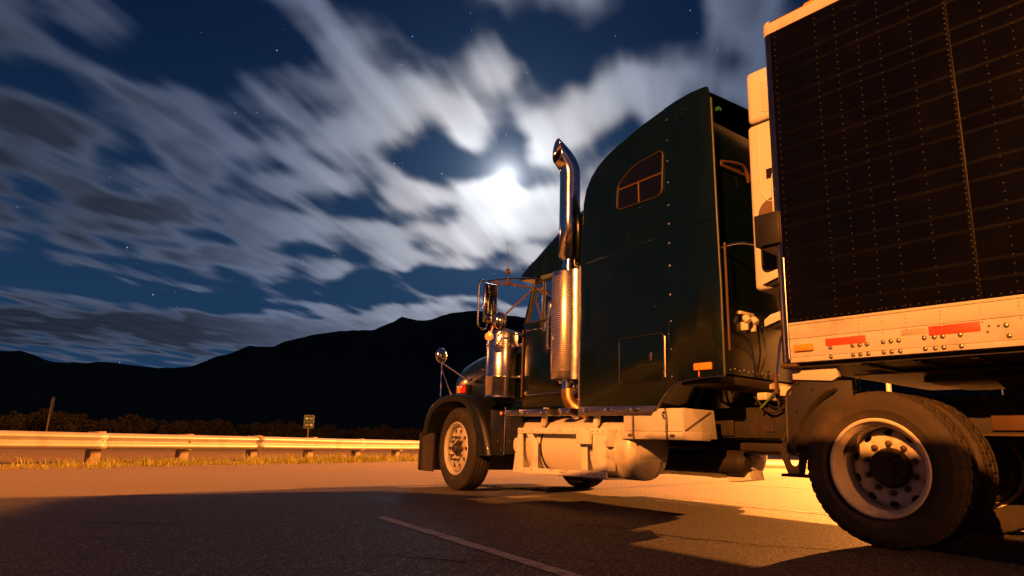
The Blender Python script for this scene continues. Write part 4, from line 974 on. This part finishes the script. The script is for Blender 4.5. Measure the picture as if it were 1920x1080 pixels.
# rounded stainless corner post
bm = nb(); A = [(-4.70, YS + .004)] + [(-4.70 + .09 * sin(radians(q)), YS + .004 - .09 + .09 * cos(radians(q))) for q in range(0, 91, 10)] + [(-4.61, 1.19), (-4.64, 1.19), (-4.70, 1.24)]
prism(bm, A, 1.275, 4.085, axis='z'); obj('corner_post', bm, mat('corner_stainless', (.22, .20, .22), .30, 1.0, .5, 0, (.12, .09, .08), .6, 3.0, .1, .25, 7.0), TR, angle=25)
bm = nb(); A2 = [(x * 1 + .004, y + .004) for x, y in A]; prism(bm, A2, 4.086, 4.21, axis='z', bev=.01); obj('corner_cap', bm, WHITE, TR, angle=25)
bm = nb(); box(bm, (-4.615, 1.14, 1.235), (-4.76, 1.30, 1.272), .02); obj('corner_shoe', bm, RUSTP, TR)
bm = nb(); box(bm, (-4.695, 1.24, 4.082), (XR, YS + .012, 4.185), .008); obj('top_rail', bm, WHITE, TR)
bm = nb(); box(bm, (-4.66, -1.27, 4.15), (XR, 1.27, 4.20), .01); obj('roof', bm, WHITE, TR)
bm = nb(); box(bm, (-5.0, 1.22, 4.186), (-5.25, 1.29, 4.225), .012); obj('roof_marker', bm, AMBER, TR)
bm = nb(); prism(bm, [(1.22, 4.21), (1.29, 4.19), (1.22, 4.26)], -4.68, -5.0, axis='x'); obj('roof_rail_cap', bm, RUSTP, TR)
# bottom rail in three stepped strakes
for z0, z1, y in ((1.27, 1.307, YS + .010), (1.309, 1.448, YS + .008), (1.450, 1.553, YS + .010), (1.555, 1.575, YS + .014)):
    bm = nb(); box(bm, (-4.715, 1.2, z0), (XR, y, z1), .002); obj('bottom_rail', bm, WHITE, TR)
bm = nb(); tube(bm, [(-4.708, YS + .012, 1.30), (-4.708, YS + .012, 2.1)], .005, 6); obj('post_trim', bm, STEEL, TR)
# ribs on the black wall
for z in (1.70, 1.82, 2.03, 2.16, 2.355, 2.485, 2.695, 2.805, 3.005, 3.135, 3.345, 3.465, 3.68, 3.80, 4.0):
    bm = nb(); prism(bm, [(YS, z - .014), (YS + .0022, z - .006), (YS + .0022, z + .006), (YS, z + .014)], -4.73, XR, axis='x'); obj('wall_rib', bm, BLACKP, TR)
COLS = [-4.735, -5.085, -5.245, -5.405, -5.56, -5.77, -6.20, -6.36, -6.55, -6.75, -6.95, -7.15, -7.35]
def rivs(bm, x, y, z, r, d):
    """low dome of eight triangles"""
    c = bm.verts.new((x, y + d, z)); R = [bm.verts.new((x + r * cos(2 * pi * k / 8), y, z + r * sin(2 * pi * k / 8))) for k in range(8)]
    for k in range(8): bm.faces.new((c, R[k], R[(k + 1) % 8]))
riv = nb()
for x in COLS:
    z = 1.60
    while z < 4.06: rivs(riv, x, YS + .0005, z, .0085, .007); z += .058
for i in range(50): rivs(riv, -4.76 - i * .052, YS + .0005, 1.597, .0085, .007)
obj('wall_rivets', riv, mat('painted_rivet', (.004, .0034, .003), .5, .1, .25), TR, kind='stuff', recalc=True)
bm = nb(); box(bm, (-5.985, YS, 1.58), (-6.015, YS + .007, 4.08), .001); obj('seam_strip', bm, BLACKP, TR)
riv = nb(); z = 1.6
while z < 4.06: rivs(riv, -5.993, YS + .007, z, .0085, .007); rivs(riv, -6.008, YS + .007, z + .02, .006, .005); z += .04
obj('seam_rivets', riv, mat('bright_rivet', (.012, .010, .009), .45, .3, .3), TR, kind='stuff')
riv = nb()
for x in (-5.085, -5.245, -5.405, -5.56, -5.77, -6.0, -6.2, -6.4):
    for z in (1.535, 1.51, 1.485, 1.437): rivs(riv, x, YS + .010, z, .007, .005)
for i in range(20): rivs(riv, -4.74 - i * .09, YS + .012, 4.10, .008, .006)
for z in (1.30, 1.36, 1.46, 1.50): rivs(riv, -4.728, YS + .010, z, .008, .006)
obj('rail_rivets', riv, mat('rail_rivet', (.45, .42, .38), .4, .4), TR, kind='stuff')
bm = nb(); lathe(bm, [(0, .0155), (.004, .0155), (.010, .011), (.013, .0005)], Matrix.Rotation(-pi / 2, 4, 'X'), 12); bolt = obj('rail_bolt', bm, mat('bolt_head', (.30, .27, .23), .35, .8), TR)
BP = [(-5.03, 1.36), (-5.03, 1.292), (-5.19, 1.36), (-5.24, 1.36), (-5.29, 1.36), (-5.19, 1.293), (-5.24, 1.293), (-5.295, 1.293), (-5.40, 1.366), (-5.45, 1.366), (-5.50, 1.366), (-5.40, 1.294), (-5.45, 1.294), (-5.505, 1.294), (-5.66, 1.368), (-5.72, 1.368), (-5.77, 1.368), (-5.87, 1.368), (-5.66, 1.295), (-5.72, 1.295), (-5.77, 1.295), (-5.87, 1.295), (-6.12, 1.40), (-6.13, 1.335)]
for i, (x, z) in enumerate(BP):
    b_ = bolt if i == 0 else inst(bolt, TR); b_.matrix_local = Matrix.Translation((x, YS + .009, z))
def plate(name, pts, m, y0, y1, par): bm = nb(); prism(bm, pts, y0, y1, bev=.0008); return obj(name, bm, m, par)
plate('reflective_tape', [(-4.995, 1.372), (-5.285, 1.372), (-5.285, 1.426), (-4.995, 1.426)], TAPE, YS + .0085, YS + .0105, TR)
plate('reflective_tape', [(-5.69, 1.378), (-5.985, 1.378), (-5.985, 1.440), (-5.69, 1.440)], TAPE, YS + .0085, YS + .0105, TR)
plate('faded_tape', [(-5.52, 1.395), (-5.68, 1.395), (-5.68, 1.435), (-5.52, 1.435)], TAPEW, YS + .0082, YS + .0095, TR)
for x, z in ((-6.03, 1.405), (-6.08, 1.40), (-6.02, 1.37)): plate('bolt_hole', [(x + .008 * cos(q * pi / 4), z + .008 * sin(q * pi / 4)) for q in range(8)], SEAM, YS + .008, YS + .0095, TR)
bm = nb(); box(bm, (-4.755, YS + .008, 1.35), (-4.905, YS + .032, 1.402), .008); am = obj('marker_lamp', bm, AMBER, TR)
bm = nb(); box(bm, (-4.80, YS + .03, 1.357), (-4.845, YS + .037, 1.395), .003); obj('lens_block', bm, AMBER, am)
# underside
bm = nb(); box(bm, (-4.70, -1.25, 1.24), (XR, 1.25, 1.268), 0); obj('floor_underside', bm, FRAME, TR)
for i in range(40):
    x = -5.2 - i * .34; bm = nb(); box(bm, (x, -1.22, 1.18 if x < -7.2 else 1.222), (x - .05, 1.22, 1.241), .004); obj('floor_beam', bm, FRAME, TR)
bm = nb(); box(bm, (-4.9, -.7, 1.212), (-6.9, .7, 1.222)); obj('coupler_plate', bm, FRAME, TR)
bm = nb(); prism(bm, [(-4.66, 1.155), (-4.97, 1.13), (-5.02, 1.16), (-5.0, 1.236), (-4.66, 1.236)], 1.16, 1.20, bev=.004); obj('bolster_plate', bm, WHITE, TR)
bm = nb(); tube(bm, smooth_path([(-5.9, .7, 1.19), (-6.1, .75, 1.12), (-6.35, .7, 1.18), (-6.6, .75, 1.1)], 5), .014, 6); tube(bm, smooth_path([(-5.6, .8, 1.2), (-5.9, .82, 1.13), (-6.3, .8, 1.16)], 5), .01, 6); obj('trailer_air_line', bm, RUSTP, TR)
# landing legs and the rear axles (beyond the frame)
for sd in (1, -1):
    bm = nb(); box(bm, (-9.0, sd * .85 - .07, .45), (-9.14, sd * .85 + .07, 1.24), .01); box(bm, (-9.03, sd * .85 - .05, .30), (-9.11, sd * .85 + .05, .46), .005); box(bm, (-8.95, sd * .85 - .13, .28), (-9.19, sd * .85 + .13, .30), .003); obj('landing_leg', bm, FRAME, TR)
for ax in (-16.9, -18.1):
    for sd in (1, -1):
        wt = WM['drive'][0].copy(); COL.objects.link(wt); wt.parent = TR; wt.matrix_local = Matrix.Translation((ax, sd * 1.14, .522)) @ Matrix.Rotation(-sd * pi / 2, 4, 'X')
        t2 = WM['drive'][1].copy(); COL.objects.link(t2); t2.parent = wt
        bm = nb(); lathe(bm, [(-.14, .32), (-.14, .51), (.14, .51), (.14, .32)], AX((ax, sd * .80, .522), (0, 1, 0)), 40); obj('inner_tyre', bm, RUBBER_D, TR)
    bm = nb(); cyl(bm, (ax, -1.0, .522), (ax, 1.0, .522), .065); obj('trailer_axle', bm, FRAME, TR)
bm = nb()
for sd in (1, -1): box(bm, (-15.5, sd * .5 - .05, .7), (-19.0, sd * .5 + .05, 1.24), .01)
obj('bogie_frame', bm, FRAME, TR)
bm = nb(); box(bm, (-19.2, -1.15, .5), (-19.3, 1.15, .6), .01); box(bm, (-19.2, -.6, .6), (-19.3, -.5, 1.24), .01); box(bm, (-19.2, .5, .6), (-19.3, .6, 1.24), .01); obj('rear_guard', bm, FRAME, TR)

# ---- refrigeration unit on the nose
RU = mat('reefer_cowl_white', (.70, .68, .64), .5, 0, .4, 0, (.5, .46, .41), .4, 2.0)
bm = nb(); box(bm, (-4.25, -1.0, 3.50), (XF, 1.0, 4.02), .05, None, 4); ru = obj('refrigeration_unit', bm, RU, TR)
bm = nb(); box(bm, (-4.245, -1.005, 1.95), (XF, 1.005, 3.485), .045, None, 4); obj('unit_lower_cowl', bm, RU, ru)
bm = nb(); box(bm, (-4.27, -.98, 3.483), (XF, .98, 3.502), .002); obj('unit_gap', bm, BLACK, ru)
bm = nb(); prism(bm, rounded([(-4.40, 3.56), (-4.40, 3.88), (-4.60, 3.90), (-4.60, 3.56)], .06), .9985, 1.006, bev=.004); obj('cowl_embossing', bm, RU, ru)
bm = nb(); tube(bm, smooth_path([(-4.36, 1.006, 3.45), (-4.36, 1.006, 2.9), (-4.38, 1.006, 2.78), (-4.45, 1.006, 2.72), (-4.6, 1.006, 2.72)], 4), .008, 6); obj('cowl_crease', bm, RU, ru)
bm = nb(); box(bm, (-4.42, 1.0, 2.93), (-4.58, 1.012, 3.02), .002); obj('vent_slot', bm, BLACK, ru)
bm = nb(); tube(bm, smooth_path([(-4.58, 1.01, 2.99), (-4.53, 1.05, 2.96), (-4.50, 1.05, 2.86), (-4.51, 1.05, 2.45), (-4.55, 1.04, 2.36), (-4.60, 1.01, 2.35)], 4), .014, 8); obj('door_handle_bar', bm, RU, ru)
bm = nb(); prism(bm, rounded([(-4.31, 2.30), (-4.33, 2.70), (-4.62, 2.82), (-4.62, 2.30)], .09), 1.004, 1.012); obj('service_recess', bm, mat('recess_brown', (.16, .11, .08), .6), ru)
bm = nb(); prism(bm, rounded([(-4.33, 2.10), (-4.33, 2.42), (-4.60, 2.42), (-4.60, 2.07)], .06), 1.004, 1.011); obj('service_recess', bm, BLACK, ru)
bm = nb(); box(bm, (-4.47, 1.02, 2.23), (-4.69, 1.32, 2.50), .008); obj('control_box', bm, BLACK, ru)
bm = nb(); prism(bm, [(-4.48, 2.23), (-4.68, 2.23), (-4.68, 2.12), (-4.62, 2.14)], 1.15, 1.28, bev=.004); obj('control_box_bracket', bm, BLACK, ru)
for z in (1.97, 1.62):
    bm = nb(); prism(bm, [(-4.44, z - .03), (-4.66, z + .035), (-4.66, z + .10), (-4.50, z + .07), (-4.44, z + .03)], 1.10, 1.20, bev=.012); obj('nose_connector', bm, RU, TR)
    bm = nb(); prism(bm, [(-4.46, z - .034), (-4.66, z + .02), (-4.66, z - .03), (-4.52, z - .05)], 1.11, 1.19, bev=.006); obj('connector_base', bm, BLACK, TR)

# ================================================================== guardrail
gr = thing('guardrail', 'galvanised W-beam guardrail on timber posts along the edge of the lot', 'guardrail', RP0, 0)
ang_r = atan2(RD.y, RD.x)
gr.rotation_euler = (0, 0, ang_r)     # local x along the rail, local y to the far side, local -y to the lot
WPR = [(.0, .525), (.012, .548), (-.030, .530), (-.075, .500), (-.083, .475), (-.070, .452), (-.02, .425), (-.004, .400), (-.02, .375), (-.070, .348), (-.083, .325), (-.075, .300), (-.03, .270), (.012, .252), (0.0, .275)]
bmw = nb()
n = 24; Lr = 3.93; rows = []
def wrow(x, k=0.0): return [(x, y + k, z) for y, z in WPR]
for i in range(n + 1): rows.append(wrow(i / n * Lr))
grid_skin(bmw, rows)
rail0 = obj('rail_beam', bmw, GALV, gr, angle=50); md = rail0.modifiers.new('t', 'SOLIDIFY'); md.thickness = .004
bmp = nb(); box(bmp, (-.10, .13, -.4), (.10, .30, .56), .012); post0 = obj('post', bmp, WOOD, gr)
bmp = nb(); box(bmp, (-.075, .0, .24), (.075, .129, .572), .010); block0 = obj('block_out', bmp, WOOD, post0)
bmp = nb(); lathe(bmp, [(0, .022), (.008, .022), (.016, .012), (.017, .0005)], AX((0, -.012, .40), (0, -1, 0)), 10); bolt0 = obj('rail_bolt', bmp, NUTM, gr)
bmp = nb()
for q in ((-.10, .47), (-.10, .33), (.06, .47), (.06, .33)): lathe(bmp, [(0, .016), (.006, .016), (.012, .008)], AX((q[0], -.082, q[1]), (0, -1, 0)), 8, capb=True)
spl0 = obj('splice_bolts', bmp, NUTM, gr)
first = True
for k in range(-9, 40):
    x = k * 1.905; dzp = random.uniform(-.012, .012)
    if first: po, bl, bo = post0, block0, bolt0
    else: po, bl, bo = inst(post0, gr), None, inst(bolt0, gr)
    po.matrix_local = Matrix.Translation((x, 0, dzp)) @ Matrix.Rotation(random.uniform(-.03, .03), 4, 'Y') @ Matrix.Rotation(random.uniform(-.05, .05), 4, 'Z')
    if bl is None: bl = inst(block0, po)
    bo.matrix_local = Matrix.Translation((x, 0, 0)); first = False
k0 = True
for k in range(-9, 40, 2):
    ra = rail0 if k0 else inst(rail0, gr); sb = spl0 if k0 else inst(spl0, gr); k0 = False
    ra.matrix_local = Matrix.Translation((k * 1.905 - .06, -.016 * ((k // 2) % 2), random.uniform(-.012, .012))) @ Matrix.Rotation(random.uniform(-.003, .003), 4, 'Y')
    sb.matrix_local = Matrix.Translation((k * 1.905, 0, 0))

# verge: dry grass and loose stones
def tri_stuff(name, m, build): bm = nb(); build(bm); o = obj(name, bm, m, kind='stuff', flat=True, recalc=False); return o
def leaf_mat(name, c1, c2, tr=0.3):
    m, t, b = new_mat(name); g = t.nodes.new('ShaderNodeNewGeometry'); r = X(g.outputs['Random Per Island'])
    setin(b, t, 'Base Color', xmix(r, c1, c2)); setin(b, t, 'Roughness', 0.8); setin(b, t, 'Specular IOR Level', 0.15)
    return m
GR = leaf_mat('dry_grass', (0.38, 0.31, 0.07), (0.22, 0.26, 0.05))
def build_grass(bm):
    def blade(p, h, w, le):
        a = random.uniform(0, 2 * pi); d = Vector((cos(a), sin(a), 0)); q = Vector((-d.y, d.x, 0)) * w
        v1, v2 = bm.verts.new(p - q), bm.verts.new(p + q); m1, m2 = bm.verts.new(p + d * le * .35 + Vector((0, 0, h * .6)) - q * .8), bm.verts.new(p + d * le * .35 + Vector((0, 0, h * .6)) + q * .8)
        tpt = bm.verts.new(p + d * le + Vector((0, 0, h))); bm.faces.new((v1, v2, m2, m1)); bm.faces.new((m1, m2, tpt))
    for i in range(4200):            # tufts of uneven size
        s = random.uniform(-14, 42); o = random.gauss(0.75, .42)
        den = mnoise.noise(Vector((s * .55, 2, o * .6))) + (.25 if 4 < s < 16 else 0)
        if den < random.uniform(-.45, .15): continue
        big = random.random() ** 2; n_ = int(6 + 16 * big); H = .05 + .13 * big * (1.5 if 5 < s < 16 else 1.0)
        for j in range(n_):
            p = rp(s + random.gauss(0, .05 + .05 * big), o + random.gauss(0, .05), -.02); h = H * random.uniform(.45, 1.15); blade(p, h, random.uniform(.003, .008), random.uniform(.1, .9) * h)
tag(tri_stuff('verge_grass', GR, build_grass), 'dry yellow-green grass growing along the guardrail posts', 'grass')
def build_stones(bm):
    for i in range(2600):
        s = random.uniform(-12, 26); o = random.gauss(1.35, .28); p = rp(s, o, random.uniform(-.012, 0.004)); r = random.uniform(.006, .026) * random.random() ** .5
        vs = [bm.verts.new(p + Vector((cos(q * 2.094 + i) * r * random.uniform(.7, 1.2), sin(q * 2.094 + i) * r * random.uniform(.7, 1.2), 0))) for q in range(3)]; tp = bm.verts.new(p + Vector((0, 0, r * .9)))
        for q in range(3): bm.faces.new((vs[q], vs[(q + 1) % 3], tp))
tag(tri_stuff('verge_gravel', leaf_mat('loose_gravel', (.16, .13, .10), (.32, .27, .22)), build_stones), 'loose pale gravel scattered where asphalt meets the verge', 'gravel')

# ================================================================== shrubs beyond the rail
SH = leaf_mat('scrub_leaves', (0.016, 0.017, 0.007), (0.040, 0.034, 0.015))
TW = mat('scrub_twigs', (.09, .065, .045), .9)
protos = []
for vkind in range(5):
    bm = nb(); rnd = random.Random(40 + vkind); lobes = []
    for i in range(9): lobes.append((Vector((rnd.gauss(0, .5), rnd.gauss(0, .5), rnd.uniform(.35, .95))), rnd.uniform(.25, .5)))
    for i in range(1500):
        c, r = rnd.choice(lobes); d = Vector((rnd.gauss(0, 1), rnd.gauss(0, 1), rnd.gauss(0, 1))).normalized(); p = c + d * r * rnd.uniform(.55, 1.08)
        if p.z < .03: p.z = rnd.uniform(.03, .2)
        n_ = Vector((rnd.gauss(0, 1), rnd.gauss(0, 1), rnd.gauss(0, 1))).normalized(); q = n_.orthogonal().normalized(); r2 = n_.cross(q); L_, w_ = rnd.uniform(.05, .11), rnd.uniform(.02, .045)
        bm.faces.new([bm.verts.new(p + q * L_), bm.verts.new(p + r2 * w_), bm.verts.new(p - q * L_), bm.verts.new(p - r2 * w_)])
    crown = obj('foliage', bm, SH, flat=True, recalc=False)
    bm = nb()
    for c, r in lobes: tube(bm, [(0, 0, 0), tuple(c * .5 + Vector((rnd.gauss(0, .05), rnd.gauss(0, .05), 0))), tuple(c)], [.03, .018, .006], 5)
    stem = obj('stems', bm, TW)
    protos.append((crown, stem))
used = [False] * 5
SB = 'low brown-green scrub bush in the dark row behind the guardrail'
rnd = random.Random(5)
def bush(x, y, sc):
    k = rnd.randrange(5); c, s = protos[k]
    t = thing('scrub_bush', SB, 'bush', (x, y, -.03), rnd.uniform(0, 6.28), 'scrub bushes behind the guardrail'); t.scale = (sc * rnd.uniform(.9, 1.5), sc * rnd.uniform(.9, 1.3), sc)
    if not used[k]: used[k] = True; c.parent = t; s.parent = t
    else: inst(c, t); inst(s, t)
for i in range(135):
    f_ = i / 134; a = radians(-42 + 42 * f_ + rnd.uniform(-.3, .3)); d = 43 + 47 * f_ ** 1.2 + rnd.uniform(-2, 9); bush(sin(a) * d, cos(a) * d, rnd.uniform(.6, 1.35) * (0.95 + .35 * f_))

# ================================================================== signs
def rot_face(o, x, y): o.rotation_euler = (0, 0, atan2(0 - y, 0 - x) + pi / 2)     # local -y faces the camera side
sg = thing('direction_sign', 'small green two-panel sign with white arrows on a thin post beyond the guardrail', 'sign', (-8.60, 30.0, -.02)); rot_face(sg, -8.6, 30); sg.rotation_euler[2] += .12
bm = nb(); box(bm, (-.03, .012, -.3), (.03, .05, 1.3), .004); obj('post', bm, POSTM, sg)
bm = nb(); prism(bm, rounded([(-.215, .93), (-.215, 1.50), (.215, 1.50), (.215, .93)], .05), -.004, .010, bev=.001); bd = obj('board', bm, SWHITE, sg)
for z0, z1 in ((.962, 1.200), (1.230, 1.470)):
    bm = nb(); prism(bm, rounded([(-.185, z0), (-.185, z1), (.185, z1), (.185, z0)], .025), -.009, -.005); pl = obj('green_panel', bm, SGREEN, bd)
def arrow(cx, cz, s):
    bm = nb(); prism(bm, [(cx - .055 * s, cz), (cx + .0 * s, cz + .062), (cx + .0 * s, cz + .022), (cx + .055 * s, cz + .022), (cx + .055 * s, cz - .022), (cx + .0 * s, cz - .022), (cx + .0 * s, cz - .062)], -.013, -.0095); obj('arrow', bm, SARROW, bd)
arrow(-.10, 1.35, 1); arrow(.105, 1.08, -1)
for cx, cz in ((.085, 1.35), (-.075, 1.08)):
    bm = nb()
    for q in range(4):
        x = cx - .068 + q * .036; box(bm, (x, -.013, cz - .03), (x + .009, -.0095, cz + .03)); box(bm, (x + .009, -.013, cz + (.018 if q % 2 else -.03)), (x + .025, -.0095, cz + (.03 if q % 2 else -.018)))
    obj('lettering', bm, SARROW, bd)
s2 = thing('edge_on_sign', 'dark sign seen edge-on atop a leaning post at the left', 'sign', (-14.75, 22.3, -.02)); s2.rotation_euler = (0, radians(3.5), atan2(22.3, -14.75) - radians(6))
bm = nb(); box(bm, (-.014, -.02, -.3), (.014, .02, 1.55), .004); obj('post', bm, POSTM, s2)
bm = nb(); box(bm, (-.30, -.045, 1.02), (.30, -.033, 1.60), .003); obj('board', bm, SBACK, s2)

# ================================================================== street lamps (all stand outside the picture or behind the trailer; the last is an added fill lamp)
NA = (1.0, 0.295, 0.046)
def street_lamp(x, y, h, aim, power, label, radius=.16, spot=None):
    t = thing('street_lamp', label, 'street lamp', (x, y, 0), aim, 'sodium street lamps of the lot')
    bm = nb(); lathe(bm, [(0, .16), (.25, .15), (.26, .10), (h - .4, .06), (h, .055)], Matrix.Identity(4), 16, capa=True, capb=True); obj('pole', bm, LAMPPOST, t)
    bm = nb(); tube(bm, smooth_path([(0, 0, h - .2), (.25, 0, h + .1), (.8, 0, h + .22), (1.5, 0, h + .25)]), .035, 10); obj('arm', bm, LAMPPOST, t)
    bm = nb(); prism(bm, [(1.4, h + .22), (1.5, h + .34), (1.95, h + .36), (2.2, h + .28), (2.2, h + .22)], -.14, .14, bev=.03); hd = obj('lamp_head', bm, LAMPPOST, t)
    bm = nb(); lathe(bm, [(-.06, .0005), (-.05, .08), (-.02, .12), (0, .13)], Matrix.Translation((1.82, 0, h + .215)), 20); obj('lens', bm, mat('sodium_lens', (.8, .5, .2), .3, emit=NA, estr=60.0), hd)
    l = bpy.data.lights.new('sodium_lamp', 'SPOT' if spot else 'POINT'); l.energy = power; l.color = NA; l.shadow_soft_size = radius
    o = bpy.data.objects.new('sodium_lamp', l); COL.objects.link(o); o.parent = t; o.location = (1.82, 0, h + .02)
    if spot: l.spot_size = radians(spot[0]); l.spot_blend = .5; o.rotation_euler = (0, -radians(90 - spot[1]), 0)    # a shielded floodlight head
    return t
def lamp_local(lx, ly, h, power, label, toward=(-3, 0), radius=.16, spot=None):
    p = tw(lx, ly); q = tw(*toward); a = atan2(q.y - p.y, q.x - p.x); d = (q - p).normalized() * 1.82
    return street_lamp(p.x - d.x, p.y - d.y, h, a, power, label, radius, spot)
lamp_local(3.0, -18.0, 8.3, 78000, 'tall sodium street lamp standing behind the trailer', radius=.4)
lamp_local(-12.0, 20.0, 9.3, 46000, 'tall sodium street lamp on the near side of the truck', radius=.06)
lamp_local(12.0, -60.0, 9.2, 400000, 'far sodium street lamp across the lot', spot=(44, 7))
lamp_local(-32.0, 8.0, 9.5, 10000, 'sodium street lamp at the far tail of the parked trailers')
lamp_local(44.0, 14.0, 9.5, 4000, 'added fill lamp, unseen, far off beyond the left edge of the lot')  # unseen lamp added as weak warm fill for the shaded parts

# ================================================================== the neighbour truck, parked behind the camera, that shades the foreground
PT = thing('parked_truck', 'dark semi truck and trailer parked in the next bay behind the viewer', 'truck', tw(0, 10.0), radians(90) + YAW)
GREY = mat('grey_trailer_skin', (.10, .10, .11), .5); DARKB = mat('dark_blue_cab', (.01, .012, .03), .3, coat=.6)
bm = nb(); box(bm, (-6.7, -1.3, 1.2), (-20.5, 1.3, 4.15), .02); obj('trailer_box', bm, GREY, PT)
bm = nb(); prism(bm, [(-2.75, .6), (-6.55, .6), (-6.55, 4.0), (-6.1, 3.92), (-5.2, 3.68), (-4.4, 3.46), (-3.8, 3.05), (-3.4, 2.73), (-3.0, 2.3), (-2.8, 2.05)], -1.25, 1.28, bev=.03); obj('cab', bm, DARKB, PT)
bm = nb(); prism(bm, [(-0.85, .6), (-2.75, .6), (-2.75, 2.02), (-1.85, 1.70), (-1.1, 1.5), (-0.9, 1.3)], -1.2, 1.25, bev=.05); obj('hood', bm, DARKB, PT)
bm = nb(); box(bm, (-.7, -1.15, .3), (-.85, 1.15, .7), .03); obj('bumper', bm, CHROME, PT)
bm = nb(); prism(bm, [(-2.76, 2.06), (-3.36, 2.74), (-3.38, 2.72), (-2.78, 2.04)], -.95, .95); obj('windscreen', bm, DGLASS, PT)
bm = nb(); box(bm, (-.9, -.45, .7), (-9.5, .45, .95), .01); obj('frame', bm, FRAME, PT)
for x in (-1.6, -8.2, -9.5, -18.0, -19.3):
    for sd in (1, -1):
        w_ = WM['steer' if x == -1.6 else 'drive'][0].copy(); COL.objects.link(w_); w_.parent = PT; w_.matrix_local = Matrix.Translation((x, sd * 1.1, .522)) @ Matrix.Rotation(-sd * pi / 2, 4, 'X')
        t_ = WM['steer' if x == -1.6 else 'drive'][1].copy(); COL.objects.link(t_); t_.parent = w_
